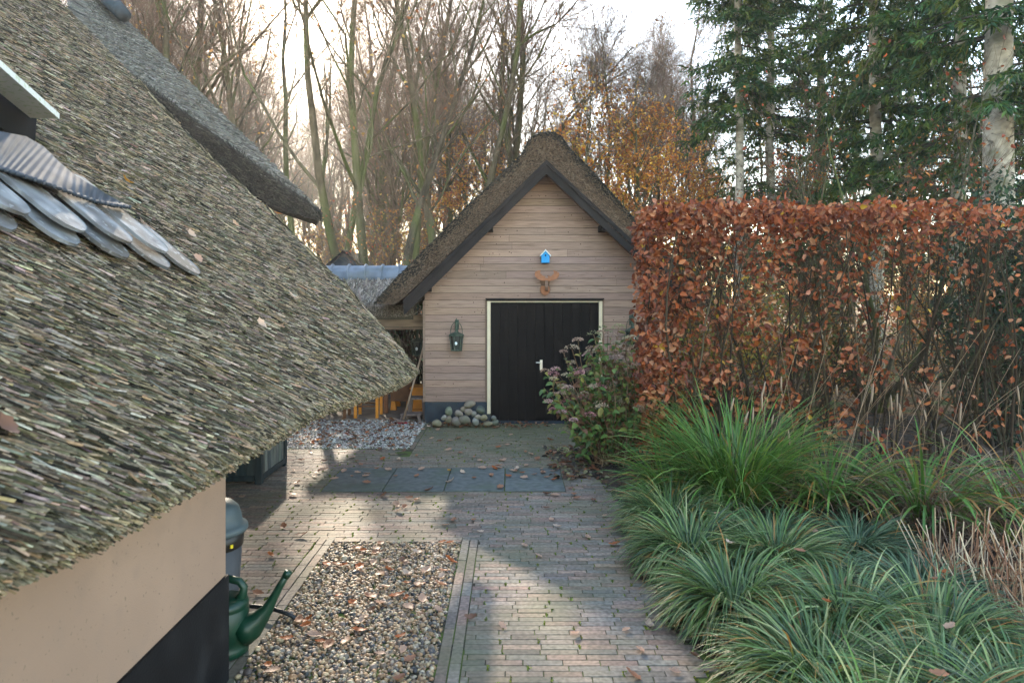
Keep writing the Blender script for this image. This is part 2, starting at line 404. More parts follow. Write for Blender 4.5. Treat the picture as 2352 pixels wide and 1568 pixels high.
# ------------------------------------------------------------------ the thatched house on the left
RP, RC = .9, .27                            # roof plane  Z = RC - RP * X
NRM = np.array((RP, 0, 1))/math.hypot(RP, 1)
def roofd(x, y):
    xr, zr = (x-1176)/F, (670-y)/F
    return (CAMH-RC)/(-RP*xr-zr)
def rp(x, y, lift=0.0):
    xr, zr = (x-1176)/F, (670-y)/F
    d = (CAMH-RC-lift*math.hypot(RP, 1))/(-RP*xr-zr); return np.array((xr*d, d, CAMH+zr*d))
house = empty("thatched_house", (-1.55, 3.77, 0), label="cream plastered house under a sweeping weathered thatched roof", cat="house")
def part(mb, name, m, parent=None, smooth=False, bevel=0.0, root=None, label=None):
    root = root or house
    o = mb.build(name, m, None, smooth, bevel)
    bpy.context.view_layer.update()
    p = parent or root
    o.parent = p
    off = Vector((0, 0, 0)); q_ = p
    while q_ is not None: off += q_.location; q_ = q_.parent
    o.location = -off
    if label: o["label"] = label
    return o
g = MB(); rl = lambda x: RC-RP*x-.20
g.prism([(-7.3, .57), (-1.55, .57), (-1.55, rl(-1.55)), (-7.3, rl(-7.3))], -2.5, 3.77, lambda u, v, d: np.array((u, d, v)))
g.prism([(-7.3, .0), (-3.9, .0), (-3.9, rl(-3.9)), (-7.3, rl(-7.3))], 3.775, 9.2, lambda u, v, d: np.array((u, d, v))); part(g, "wall", M["plaster"])
g = MB(); g.box((-4.54, .4, .285), (6.012, 6.752, .57)); part(g, "plinth", M["tar"])

# the roof plane: outline in plan (X, depth)
eav = [rp(x, y) for x, y in ((0,1290),(250,1195),(520,1047),(740,925),(850,893),(925,869),(953,853))]
ver = [rp(x, y) for x, y in ((953,850),(905,790),(800,668),(700,572),(600,474),(480,366),(330,205),(200,70))]
outline = [(-1.27, .2)]+[(p[0], p[1]) for p in eav]+[(p[0], p[1]) for p in ver]+[(-7.4, ver[-1][1]+.4), (-7.4, .2)]
rf = MB()
fn = lambda u, v, l: np.array((u, v, RC-RP*u))+NRM*l
rf.prism(outline, -.03, -.135, fn, (.05,.045,.035))
from mathutils.geometry import tessellate_polygon
OL = np.array(outline)
def inside(x, y, P):
    r = np.zeros(len(x), bool); n = len(P); j = n-1
    for i in range(n):
        c_ = ((P[i,1] > y) != (P[j,1] > y)) & (x < (P[j,0]-P[i,0])*(y-P[i,1])/(P[j,1]-P[i,1]+1e-12)+P[i,0])
        r ^= c_; j = i
    return r
FALL = unit(np.array((1.0, .42, -RP)))     # the way the reeds lie
def reeds(mb, X, Y, Z, wd, fall, nrm, pal, ln=13.0, lift=.9, jit=.075, cjit=.20, dark=1.0, tilt=.4):
    wd = np.minimum(wd, np.median(wd)*1.75); n = len(X); P = np.stack([X, Y, Z], 1)
    D = unit(fall+rng.normal(0, jit, (n, 3))*np.array((1, 1, .6)))
    L = wd*ln*rng.uniform(.6, 1.4, n)
    U = unit(nrm-D*(D@nrm)[:, None]); Sd = np.cross(D, U)
    lo = P+U*(wd*lift*rng.uniform(.3, 1.8, n))[:, None]; hi = P-D*L[:, None]-U*(wd*tilt)[:, None]
    a = wd[:, None]*.5
    V = np.stack([hi-Sd*a*.8, hi+U*a, hi+Sd*a*.8, lo-Sd*a*.6, lo+U*a*.9, lo+Sd*a*.6], 1).reshape(-1, 3)
    o = np.arange(n)[:, None]*6
    q = np.concatenate([o+np.array([[0,3,4,1]]), o+np.array([[1,4,5,2]])]); t = o+np.array([[3,5,4]])
    c = cols(n, pal, cjit)*dark
    c6 = np.repeat(c[:, None, :], 6, axis=1)
    mb.add(V, [q, t], c6.reshape(-1, 3))
RPAL = [(.34,.275,.19),(.28,.235,.165),(.22,.19,.14),(.42,.35,.255),(.15,.13,.09),(.08,.07,.05),(.33,.255,.16),(.25,.22,.175),(.46,.40,.31),(.13,.115,.06),(.37,.27,.16),(.05,.045,.035),(.10,.09,.05)]
nn = 640000
X = rng.uniform(-7.3, -1.0, nn); Y = rng.uniform(.6, 11.5, nn); m_ = inside(X, Y, OL); X, Y = X[m_], Y[m_]; Z = RC-RP*X
vis = (np.abs(X/Y) < 1.1) & ((Z-CAMH)/Y < .75); X, Y, Z = X[vis], Y[vis], Z[vis]
r = np.sqrt(X**2+Y**2+(Z-CAMH)**2); keep_ = rng.random(len(r)) < np.clip(5.5/r, .35, 1); X, Y, Z, r = X[keep_], Y[keep_], Z[keep_], r[keep_]
wd = np.clip(.0072+.0008*(r-3), .0072, .0135)*np.clip(1.6-.22*(r-1.2), 1, 1.6)*rng.lognormal(0, .35, len(r))
dz = rng.uniform(-.022, .008, len(r))
reeds(rf, X+NRM[0]*dz, Y, Z+NRM[2]*dz, wd, FALL, NRM, RPAL, ln=14, lift=1.2, cjit=.45, dark=np.array((.60,.575,.565)), tilt=2.4)
# ragged fringe along the eave and the far edge
E = np.array([(-1.27, .3, 0)]+[list(p) for p in eav]+[list(p) for p in ver[:7]]); E[:, 2] = RC-RP*E[:, 0]
for i in range(len(E)-1):
    a, b = E[i], E[i+1]; L = np.linalg.norm(b-a); rr = np.linalg.norm((a+b)/2-np.array((0,0,CAMH)))
    n_ = int(L/.010*20)
    t = rng.random(n_)[:, None]; P = a+(b-a)*t
    dist = np.linalg.norm(P-np.array((0,0,CAMH)), axis=1)
    eave = i < 8
    out = FALL*rng.uniform(-.01, .055 if eave else .02, n_)[:, None]
    P = P+out-NRM*(rng.uniform(0, .12 if eave else .06, n_))[:, None]
    wd = np.clip(.0095+.0011*(dist-3), .0085, .018)*rng.lognormal(0, .3, n_)
    reeds(rf, P[:, 0], P[:, 1], P[:, 2], wd, FALL, NRM, [(c_[0]*.68, c_[1]*.66, c_[2]*.6) for c_ in RPAL], ln=9, jit=.16, cjit=.3)
# moss patches lie on the reeds
n_ = 9000; X = rng.uniform(-6.5, -1.15, n_); Y = rng.uniform(1.2, 9.5, n_)
nz = np.sin(X*2.1+Y*1.3)*np.sin(Y*2.7-X)+np.sin(X*5+1)*np.sin(Y*4.1)*.6+rng.normal(0, .3, n_)
m_ = inside(X, Y, OL) & (nz > .75); X, Y = X[m_], Y[m_]
P = np.stack([X, Y, RC-RP*X], 1)+NRM*.012; sz = rng.uniform(.010, .024, len(X))*np.sqrt(Y/3)
rf.leaves(P, unit(FALL+rng.normal(0, .5, (len(X), 3))), np.tile(NRM, (len(X), 1))+rng.normal(0, .4, (len(X), 3)), sz, sz*.7, cols(len(X), [(.06,.075,.02),(.08,.09,.025),(.05,.06,.03)], .25))
roof = part(rf, "roof", M["thatch"])

# second, higher roof of the far wing with a bare verge
M0 = at(196, 66, 10.7); N0 = at(318, 188, 10.15); T0 = at(738, 492, 10.0); F0 = at(196, -42, 13.6); T1 = at(741, 497, 10.5)
nrm2 = unit(np.cross(T0-N0, F0-N0)); nrm2 = nrm2 if nrm2[2] > 0 else -nrm2
rf2 = MB(); dn = lambda p, k_: p-np.array((0, 0, k_))
Na = N0+(T0-N0)*.30; Nb = N0+(T0-N0)*.75
topv = [M0, N0, Na, Nb, T0, T1, F0]
botv = [dn(M0, .3), dn(N0, .10), dn(Na, .50), dn(Nb, .44), T0-np.array((.10, 0, .15)), T1-np.array((.10, 0, .15)), dn(F0, .4)]
rf2.add(topv+botv, [[(0,1,6),(1,2,6),(2,3,6),(3,4,6),(4,5,6),(13,8,7),(13,9,8),(13,10,9),(13,11,10),(13,12,11)], [(1,0,7,8),(2,1,8,9),(3,2,9,10),(4,3,10,11),(5,4,11,12),(6,5,12,13)]], (.03,.026,.022))
fall2 = unit(T0-N0); G2 = [(.13,.125,.11),(.10,.097,.085),(.18,.17,.15),(.06,.058,.05),(.12,.105,.08)]
for A_, B_, C_, n_ in ((T0, N0, F0, 70000), (N0, M0, F0, 30000)):
    t, u = rng.random(n_), rng.random(n_); m_ = t+u < 1; t, u = t[m_], u[m_]
    P = A_+(B_-A_)*t[:, None]+(C_-A_)*u[:, None]
    reeds(rf2, P[:, 0], P[:, 1], P[:, 2], np.full(len(P), .020)*rng.lognormal(0, .3, len(P)), fall2, nrm2, G2, ln=9, tilt=1.2)
n_ = 14000; t = rng.random(n_); P = N0+(T0-N0)*t[:, None]; th_ = np.interp(t, [0, .3, .75, 1], [.08, .48, .42, .12])
P = P+np.stack([rng.normal(0, .01, n_), rng.uniform(-.06, .0, n_), -rng.random(n_)**1.6*th_], 1)
reeds(rf2, P[:, 0], P[:, 1], P[:, 2], np.full(n_, .018), unit(fall2+np.array((0,-.5,-.2))), nrm2, [(.04,.037,.032),(.06,.053,.043),(.025,.024,.021)], ln=5, jit=.3)
part(rf2, "upper_roof", M["thatch"])
g = MB()   # dark soffit board and rafter ends under the high verge
g.bar(at(560, 408, 10.45), at(664, 482, 10.3), .30, .05); g.bar(at(330, 240, 10.6), at(560, 420, 10.5), .25, .05)
part(g, "verge_board", M["barge"])
g = MB()
for x, y in ((515, 398), (575, 428), (622, 455)): g.bar(at(x, y, 10.7), at(x+22, y+26, 10.4), .10, .14)
part(g, "rafter_end", M["orange"])
g = MB(); g.box((-6.9, 11.7, 1.7), (4.2, 2.6, 3.4)); part(g, "wing_wall", M["plydark"])
g = MB()
g.tubes(np.array([at(222, -30, 12.6), at(258, 6, 12.3), at(285, 36, 12.0)]), np.array([.14, .14, .12]), 10); part(g, "ridge_tile", M["bluegrey"], smooth=True)

# slates, lead apron and sill of the dormer
cw = .504
def slate(bx, by, length, wid, lift, idx):
    base = rp(bx, by, lift); E_ = unit(np.array((0, 1.0, 0))); D_ = unit(np.array((1.0, .12, -RP)))
    Nn = np.cross(D_, E_); Nn = Nn if Nn[2] > 0 else -Nn
    poly = []
    for a in np.linspace(-math.pi/2, math.pi/2, 9): poly.append((wid/2*math.sin(a), length*.5-.0+ .13*(math.cos(a)-1)))
    poly += [(wid/2, -length*.5), (-wid/2, -length*.5)]
    g = MB()
    up = lambda u, v, l: base+E_*u+D_*(v-length*.5)+Nn*(l+(length*.5-v)*-.02)
    g.prism(poly, 0, -.014, up); part(g, "slate", M["slate"], bevel=.003)
i = 0
for cx, cy in ((-150,1000),(50,1045),(345,1112),(575,1172),(765,1217),(905,1247)):
    slate(cx*cw, cy*cw, .50, .235, .075, i); i += 1
for cx, cy in ((-120,930),(110,972),(375,1050),(590,1102),(755,1146)):
    slate(cx*cw, cy*cw, .72, .245, .125, i); i += 1
g = MB()
tc_ = [(-200,545),(0,598),(120,622),(200,668),(262,730),(345,800),(440,856),(545,918),(592,938)]
bc_ = [(-200,722),(-60,748),(0,767),(80,792),(200,832),(340,884),(430,917),(510,935),(594,944)]
nt_, ns_ = 170, 6; gv = []
for i in range(nt_):
    t = i/(nt_-1)*8; f = lambda cv, j: np.interp(t, range(9), [p[j] for p in cv])
    for k_ in range(ns_):
        w_ = k_/(ns_-1); x, y = f(tc_, 0)*(1-w_)+f(bc_, 0)*w_, f(tc_, 1)*(1-w_)+f(bc_, 1)*w_
        gv.append(rp(x*cw, y*cw, .15+0.0025*math.sin(i*.9)*(.4+.6*w_)+.018*math.sin(i*.07+w_*2)))
ng_ = nt_*ns_
gq = [(i*ns_+k_, i*ns_+k_+1, (i+1)*ns_+k_+1, (i+1)*ns_+k_) for i in range(nt_-1) for k_ in range(ns_-1)]
g.add(gv, [gq])
P = np.array([gv[i*ns_+ns_-1] for i in range(nt_)]); g.tubes(P, np.full(nt_, .011)+.004*np.sin(np.arange(nt_)*1.8), 6)
part(g, "lead_flashing", M["lead"], smooth=True)
g = MB()
a, b = rp(-260*cw, 130*cw, .50), rp(205*cw, 528*cw, .24); g.bar(a, b, .16, .035)
part(g, "dormer_sill", M["whitepaint"])
g = MB(); a, b = rp(-260*cw, 300*cw, .30), rp(165*cw, 590*cw, .12); g.bar(a+np.array((-.1,0,.02)), b+np.array((-.1,0,0)), .18, .26); part(g, "dormer_cheek", M["black"])

# ------------------------------------------------------------------ garage
GD = 11.2; K = GD/F
GXL, GXR, GAP = (976-1176)*K, (1532-1176)*K, (1254-1176)*K
def gx(x): return (x-1176)*K
def gz(y): return CAMH-(y-670)*K
garage = empty("garage", (GAP, GD, 0), label="timber clad garage with thatched gable roof and black double doors", cat="garage")
DXL, DXR, DZT = gx(1119), gx(1383), gz(689)
# lap siding, board by board
g = MB(); PITCH = .1165; z = gz(922); slope = 1.0
apexz = gz(372)
bn = 0
while z < apexz-.1:
    half = (apexz-.05-z)*1.02+.02
    xl, xr = max(GXL, GAP-half), min(GXR, GAP+half)
    if xr-xl < .05: break
    segs = [(xl, xr)]
    if z < DZT-.03: segs = [(xl, DXL-.03), (DXR+.03, xr)]
    for s0, s1 in segs:
        cuts = [s0]
        if s1-s0 > 2 and rng.random() < .8: cuts.append(rng.uniform(s0+.6, s1-.6))
        cuts.append(s1)
        for a, b in zip(cuts[:-1], cuts[1:]):
            c_ = cols(1, [(.34,.222,.158),(.31,.206,.15),(.30,.198,.148),(.37,.245,.178),(.32,.212,.162)], .06)[0]
            a += .0015; b -= .0015; z1 = min(z+PITCH-.0065, apexz)
            ha = half if z > gz(690) else 99
            v = [(a, GD-.012, z), (b, GD-.012, z), (b, GD-.0105, z1), (a, GD-.0105, z1), (a, GD-.004, z), (b, GD-.004, z), (b, GD-.004, z1), (a, GD-.004, z1)]
            g.add(v, [[(0,1,2,3),(4,7,6,5),(0,4,5,1),(3,2,6,7),(0,3,7,4),(1,5,6,2)]], c_)
    z += PITCH; bn += 1
g.prism([(GXL+.01, 0.02), (DXL+.02, .02), (DXL+.02, DZT-.01), (DXR-.02, DZT-.01), (DXR-.02, .02), (GXR-.01, .02), (GXR-.01, gz(700)), (GAP, apexz+.05), (GXL+.01, gz(700))], GD-.006, GD+6.0, lambda u, v, d: np.array((u, d, v)), (.035,.024,.018))
for x in (GXL-.012, GXR+.012): g.box((x, GD-.004, (gz(922)+gz(690))/2), (.035, .045, gz(690)-gz(922)), (.25,.17,.12))
for x in (DXL-.018, DXR+.018): g.box((x, GD-.012, (gz(922)+DZT)/2), (.022, .028, DZT-gz(922)), (.2,.13,.09))
for _ in range(330):
    x, zz = rng.uniform(GXL+.03, GXR-.03), rng.uniform(gz(915), apexz-.2)
    if abs(x-GAP) > apexz-.25-zz: continue
    if DXL-.05 < x < DXR+.05 and zz < DZT+.05: continue
    fr = ((zz-gz(922)) % PITCH)/PITCH; zz += (.5-fr)*PITCH*.5
    fr = ((zz-gz(922)) % PITCH)/PITCH
    yy = GD-.012-.0008; r = rng.uniform(.003, .0085)
    e = rng.uniform(.7, 1.6); a = np.arange(8)*math.pi/4
    g.add(np.stack([x+r*np.cos(a), np.full(8, yy)+r*np.sin(a)*e*.12, zz+r*e*np.sin(a)], 1), [[(0,1,2,3),(0,3,4,7),(4,5,6,7)]], (.07,.04,.03))
part(g, "wall", M["cedar"], root=garage)
for x0, x1 in ((GXL, DXL-.004), (DXR+.004, GXR)):
    g = MB(); g.box(((x0+x1)/2, GD-.006, gz(922)/2-.002), (x1-x0, .03, gz(922)-.004)); part(g, "plinth", M["bluegrey"], root=garage)
g = MB(); fw = .055
g.box((DXL+fw/2, GD-.006, (DZT+.13)/2+.005), (fw, .06, DZT-.15)); g.box((DXR-fw/2, GD-.006, (DZT+.13)/2+.005), (fw, .06, DZT-.15)); g.box(((DXL+DXR)/2, GD-.005, DZT-.018), (DXR-DXL-2*fw-.002, .058, .036))
part(g, "door_frame", M["cream"], root=garage, bevel=.004)
g = MB(); g.box((DXL+fw/2, GD-.007, .068), (fw+.004, .066, .13)); g.box((DXR-fw/2, GD-.007, .068), (fw+.004, .066, .13))
g.box(((DXL+DXR)/2, GD-.02, .012), (DXR-DXL-.13, .16, .024)); part(g, "door_sill", M["bluegrey"], root=garage)
g = MB(); g.box(((DXL+DXR)/2, GD-.03, DZT+.018), (DXR-DXL+.05, .09, .022)); g.box(((DXL+DXR)/2, GD-.045, DZT+.0), (DXR-DXL+.03, .012, .03)); part(g, "drip_cap", M["barge"], root=garage)
mid = gx(1250); lft, rgt = DXL+fw+.004, DXR-fw-.004
doors = []
g = MB(); g.box((mid, GD+.034, DZT/2), (.05, .02, DZT-.08)); part(g, "meeting_strip", M["blackwood"], root=garage)
for a, b in ((lft, mid-.003), (mid+.003, rgt)):
    g = MB(); nb = 6; bw_ = (b-a)/nb
    for k_ in range(nb): g.box((a+bw_*(k_+.5), GD+.018+rng.normal(0, .0008), (DZT-.04+.03)/2+.002), (bw_-.006, .03, DZT-.04-.03))
    g.box(((a+b)/2, GD+.036, DZT/2), (b-a-.01, .02, DZT-.09))
    doors.append(part(g, "door", M["blackwood"], root=garage, bevel=.003))
hx_ = gx(1243)
g = MB(); g.box((hx_, GD-.003, gz(838)), (.042, .012, .165)); g.tubes(np.array([(hx_, GD-.005, gz(832)), (hx_, GD-.05, gz(832)), (hx_-.005, GD-.055, gz(832)), (hx_-.085, GD-.055, gz(831.4))]), np.full(4, .0095), 8)
hn = part(g, "handle", M["metal"], parent=doors[0], root=garage, bevel=.003)
# roof: rounded thatch outline, extruded back
RD = 10.72; KR = RD/F
def rx(x): return (x-1176)*KR
def rz(y): return CAMH-(y-670)*KR
apx = 1255
left = [(862,697),(868,686),(905,645),(960,590),(1010,540),(1060,488),(1110,440),(1155,397),(1185,370),(1202,350),(1211,330),(1224,314),(1240,306),(1258,304),(1276,307),(1292,318),(1304,336),(1318,352),(1345,378),(1385,422),(1425,468),(1465,512),(1520,572),(1575,628),(1630,690),(1640,700)]
inner = [(1610,712),(1560,672),(1480,595),(1400,518),(1330,447),(1290,405),(apx,369),(1222,400),(1180,440),(1110,508),(1040,576),(980,634),(930,682),(905,700)]
def jag(pts, amt, step=.03):
    out = []
    for (a, b) in zip(pts[:-1], pts[1:]):
        L = math.hypot(b[0]-a[0], b[1]-a[1])*KR; k_ = max(1, int(L/step))
        for i in range(k_):
            t = i/k_; out.append((a[0]+(b[0]-a[0])*t+rng.normal(0, amt), a[1]+(b[1]-a[1])*t+rng.normal(0, amt)))
    out.append(pts[-1]); return out
poly = [(rx(x), rz(y)) for x, y in jag(left, 1.3)+jag(inner, .6, .1)]
g = MB(); g.prism(poly, RD, RD+6.7, lambda u, v, d: np.array((u, d, v)), (.13,.095,.065))
# reed ends on the verge face
pl = np.array(poly); n_ = 60000
U, V_ = rng.uniform(pl[:, 0].min(), pl[:, 0].max(), n_), rng.uniform(pl[:, 1].min(), pl[:, 1].max(), n_)
m_ = inside(U, V_, pl); U, V_ = U[m_], V_[m_]
side = np.where(U < rx(apx), -1.0, 1.0)
outer = np.array([(rx(x), rz(y)) for x, y in left])
oz = np.interp(U, outer[:, 0], outer[:, 1]); dep = np.clip((oz-V_)/.45, 0, 1)
fallg = unit(np.stack([side*.55, np.full(len(U), -.75), np.full(len(U), -.5)], 1))
base = np.array([(.105,.066,.042),(.072,.047,.032),(.14,.09,.056),(.045,.031,.023)])[rng.integers(0, 4, len(U))]
mossn = np.sin(U*3.1)*np.sin(V_*4+U)+rng.normal(0, .35, len(U))
dk = (dep < .30+.22*mossn)
colr = np.where(dk[:, None], np.array((.022,.021,.018)), base)*(1+rng.normal(0, .25, (len(U), 1)))
wd = np.full(len(U), .011); Sd = unit(np.cross(fallg, np.array((0,0,1.0)))); Uu = np.cross(Sd, fallg)
P = np.stack([U, np.full(len(U), RD-.005)-rng.random(len(U))*.02, V_], 1); hi = P-fallg*.05
a = .0065
Vv = np.stack([hi-Sd*a, hi+Uu*a, hi+Sd*a, P-Sd*a, P+Uu*a, P+Sd*a], 1).reshape(-1, 3); o_ = np.arange(len(U))[:, None]*6
g.add(Vv, [np.concatenate([o_+np.array([[0,3,4,1]]), o_+np.array([[1,4,5,2]])]), o_+np.array([[3,5,4]])], np.repeat(np.clip(colr, .01, 1), 6, axis=0))
# shaggy top edge
n_ = 9000; seg = rng.integers(0, len(left)-1, n_); t = rng.random(n_)
ox = np.array([rx(p[0]) for p in left]); ozv = np.array([rz(p[1]) for p in left])
segL = np.hypot(np.diff(ox), np.diff(ozv)); seg = rng.choice(len(left)-1, n_, p=segL/segL.sum())
U = ox[seg]+(ox[seg+1]-ox[seg])*t; V_ = ozv[seg]+(ozv[seg+1]-ozv[seg])*t; side = np.where(U < rx(apx), -1.0, 1.0)
P = np.stack([U, RD+rng.random(n_)**2*1.2-.01, V_+rng.normal(0, .006, n_)], 1)
D = unit(np.stack([side*.8+rng.normal(0, .35, n_), rng.normal(-.2, .4, n_), -.6+rng.normal(0, .4, n_)], 1))
sz = rng.uniform(.03, .075, n_); g.leaves(P-D*sz[:, None]*.4, D, rdir(n_), sz, sz*.3, cols(n_, [(.035,.033,.028),(.022,.022,.018),(.06,.052,.04),(.09,.08,.06)], .25))
part(g, "roof", M["thatch"], root=garage)
g = MB()
ang = np.linspace(.15, math.pi-.15, 9)
for k_ in range(9):
    y0 = RD+.12+k_*.72
    P = np.array([(rx(1255)+.30*math.cos(a_), rz(352)+.30*math.sin(a_)) for a_ in ang])
    Pi = P*1.0
    v = [(p[0], y0, p[1]+.02) for p in P]+[(p[0], y0+.74, p[1]+.0) for p in P]
    g.add(v, [[(i, i+1, 10+i-1+0, 9+i) if False else (i, i+1, 9+i+1, 9+i) for i in range(8)]])
part(g, "ridge_tiles", M["ridge"], root=garage, smooth=True)
# barge boards
for sgn in (-1, 1):
    g = MB()
    ax, az = rx(apx), rz(368)
    if sgn < 0: ex, ez = rx(926), rz(690)
    else: ex, ez = rx(1600), rz(690)
    def strip(o0, o1, y0, y1):
        poly_ = [(ax, az-o0), (ex, ez-o0), (ex+sgn*-.02, ez-o1), (ax, az-o1)]
        g.prism(poly_, y0, y1, lambda u, v, d: np.array((u, d, v)))
    strip(.0, .065, RD-.035, RD+.02); strip(.067, .215, RD-.012, RD+.02)
    part(g, "bargeboard", M["barge"], root=garage, bevel=.004)
g = MB()   # boarded soffit behind the barge boards
for sgn in (-1, 1):
    ex = rx(926) if sgn < 0 else rx(1600)
    g.prism([(rx(apx), rz(368)-.12), (ex, rz(690)-.12), (ex, rz(690)-.15), (rx(apx), rz(368)-.15)], RD+.02, GD+.03, lambda u, v, d: np.array((u, d, v)))
part(g, "soffit", M["plydark"], root=garage)
for x, y in ((1125, 527), (1381, 527), (984, 663)):
    g = MB(); X0, Z0 = gx(x), gz(y); g.box((X0, GD-.2, Z0), (.11, .40, .10)); part(g, "purlin_end", M["barge"], root=garage, bevel=.006)

# things hung on the gable
def lantern(x, ytop, dpt, label, hang=False):
    k_ = dpt/F; X, Z = (x-1176)*k_, CAMH-(ytop-670)*k_
    y0 = dpt-.14
    t = empty("wall_lantern" if not hang else "hanging_lantern", (X, y0, Z-.33), label=label, cat="lantern", group="old green lanterns")
    o_ = np.array((X, y0, Z-.33)); nb = 6; prt = lambda mb, nm, m_, sm=False: part(mb, nm, m_, root=t, smooth=sm)
    g = MB()
    for j in range(nb):    # six bars of the tapering cage
        a_ = j*math.pi/3+.26; g.bar(o_+np.array((.083*math.cos(a_), .083*math.sin(a_), 0)), o_+np.array((.112*math.cos(a_), .112*math.sin(a_), .235)), .012, .012)
    g.lathe([(.0,-.012),(.088,-.012),(.092,.0),(.088,.012),(.0,.012)], o_, 6); g.lathe([(.106,.225),(.121,.23),(.121,.245),(.09,.262),(.04,.285),(.026,.30),(.022,.43),(.030,.435),(.030,.455),(.012,.475),(.008,.50),(.0,.51)], o_, 12)
    P = np.array([o_+np.array((.095*math.cos(a_), 0, .255+.19*math.sin(a_)**.8 if math.sin(a_) > 0 else .255)) for a_ in np.linspace(0, math.pi, 13)]); g.tubes(P, np.full(13, .005), 6)
    if not hang: g.bar(o_+np.array((0, 0, .40)), o_+np.array((0, .138, .40)), .018, .018); g.box(o_+np.array((0, .127, .40)), (.06, .02, .16))
    else: g.bar(o_+np.array((0, 0, .5)), o_+np.array((0, 0, .86)), .006, .006)
    prt(g, "cage", M["verdigris"])
    g = MB(); g.lathe([(.078, .01), (.103, .232)], o_, 6); prt(g, "pane", M["glass"])
    g = MB(); g.blobs(np.array([o_+np.array((0, -.09, .11))]), np.array([(.022, .012, .03)]), ICO2, (.8,.8,.8), 0, rot=False); prt(g, "bulb", M["bulb"], True)
lantern(1050, 755, GD, "green tapered wall lantern on cladding left of the black doors")
lantern(1449, 745, GD, "dark wall lantern half hidden by the hedge right of the doors")

bx, bz = gx(1252), gz(604)
bird = empty("birdhouse", (bx, GD-.02, bz), label="bright blue birdhouse with white pitched roof on the gable", cat="birdhouse")
g = MB(); ww = .064; hh = .115; ap_ = .185
g.prism([(bx-ww, bz), (bx+ww, bz), (bx+ww, bz+hh), (bx, bz+ap_), (bx-ww, bz+hh)], GD-.145, GD-.018, lambda u, v, d: np.array((u, d, v))); part(g, "body", M["bluepaint"], root=bird, bevel=.003)
g = MB()
for s_ in (-1, 1):
    g.prism([(bx, bz+ap_+.004), (bx, bz+ap_+.026), (bx+s_*(ww+.022), bz+hh+.002-.0), (bx+s_*(ww+.022), bz+hh-.022)], GD-.165, GD-.018, lambda u, v, d: np.array((u, d, v)))
part(g, "roof", M["whitepaint"], root=bird)
g = MB(); a_ = np.arange(16)*math.pi/8; g.add(np.concatenate([[(bx, GD-.147, bz+.115)], np.stack([bx+.014*np.cos(a_), np.full(16, GD-.147), bz+.115+.014*np.sin(a_)], 1)]), [[(0, 1+i, 1+(i+1) % 16) for i in range(16)]]); part(g, "entrance_hole", M["black"], root=bird)

mx, mz = gx(1255), gz(679)
moose = empty("moose_head", (mx, GD-.02, mz), label="flat cut-out wooden moose head trophy above the doors", cat="wall trophy")
def mp(x, y): return (gx(1200*0+ (1200+x/7.84)*.91875), gz((580+y/7.84)*.91875))
g = MB(); pf = lambda u, v, d: np.array((u, d, v))
shield = [mp(*p) for p in ((1270,1250),(1310,1235),(1360,1190),(1378,1140),(1370,1090),(1352,1050),(1362,1000),(1372,960),(1172,960),(1182,1000),(1196,1050),(1178,1095),(1172,1140),(1186,1190),(1230,1235))]
g.prism(shield, GD-.045, GD-.018, pf); part(g, "shield", M["plydark"], root=moose, bevel=.002)
g = MB(); sh2 = [mp(*p) for p in ((1270,1240),(1305,1225),(1350,1185),(1368,1140),(1360,1095),(1340,1055),(1195,1055),(1186,1095),(1182,1140),(1195,1185),(1235,1225))]
g.prism(sh2, GD-.052, GD-.046, pf); part(g, "shield_face", M["ply"], root=moose)
g = MB(); ant = [(1300,965),(1345,965),(1420,950),(1490,920),(1528,880),(1545,830),(1528,790),(1505,800),(1500,765),(1465,775),(1450,755),(1425,760),(1440,800),(1420,845),(1400,845),(1395,875),(1375,865),(1365,890),(1345,850),(1330,855),(1325,905),(1270,905),(1268,850),(1250,880),(1215,845),(1210,870),(1195,825),(1180,825),(1170,790),(1185,755),(1125,755),(1110,775),(1085,770),(1075,795),(1065,830),(1085,880),(1130,925),(1200,955)]
g.prism([mp(*p) for p in ant], GD-.145, GD-.125, pf); part(g, "antlers", M["ply"], root=moose)
g = MB(); x0, z0 = mp(1296, 960); x1, z1 = mp(1296, 1155)
g.prism([(GD-.052, z0-.02), (GD-.052, z1+.10), (GD-.14, z1), (GD-.20, z1+.01), (GD-.21, z1+.07), (GD-.16, z0-.0), (GD-.10, z0+.02)], x0-.02, x0+.02, lambda u, v, d: np.array((d, u, v))); part(g, "snout", M["plydark"], root=moose, bevel=.003)

# heap of field stones
stones = [(1006,972,22,12,'tan flat'),(1032,964,16,12,'brown'),(1022,960,12,9,'pale'),(1050,968,20,14,'grey brown'),(1069,965,24,16,'large olive grey'),(1095,968,16,13,'pale grey angular'),(1122,973,20,8,'flat brown'),(1113,960,18,10,'yellow tan'),(1136,960,12,9,'small grey'),(1139,970,14,9,'grey green'),(1033,945,17,16,'mossy speckled'),(1055,950,17,12,'pinkish round'),(1066,941,11,10,'small tan'),(1078,946,15,12,'warm brown'),(1090,951,11,10,'slim grey'),(1106,942,19,11,'dark green grey'),(1080,930,24,13,'big pinkish brown'),(1100,958,12,9,'small beige')]
spal = {'tan flat':(.33,.28,.18),'brown':(.28,.22,.15),'pale':(.42,.38,.31),'grey brown':(.27,.22,.18),'large olive grey':(.25,.22,.16),'pale grey angular':(.36,.35,.31),'flat brown':(.31,.25,.15),'yellow tan':(.38,.31,.18),'small grey':(.22,.22,.19),'grey green':(.2,.2,.15),'mossy speckled':(.25,.27,.18),'pinkish round':(.36,.29,.23),'small tan':(.35,.28,.2),'warm brown':(.33,.26,.2),'slim grey':(.29,.26,.21),'dark green grey':(.13,.15,.12),'big pinkish brown':(.31,.25,.18),'small beige':(.37,.31,.23)}
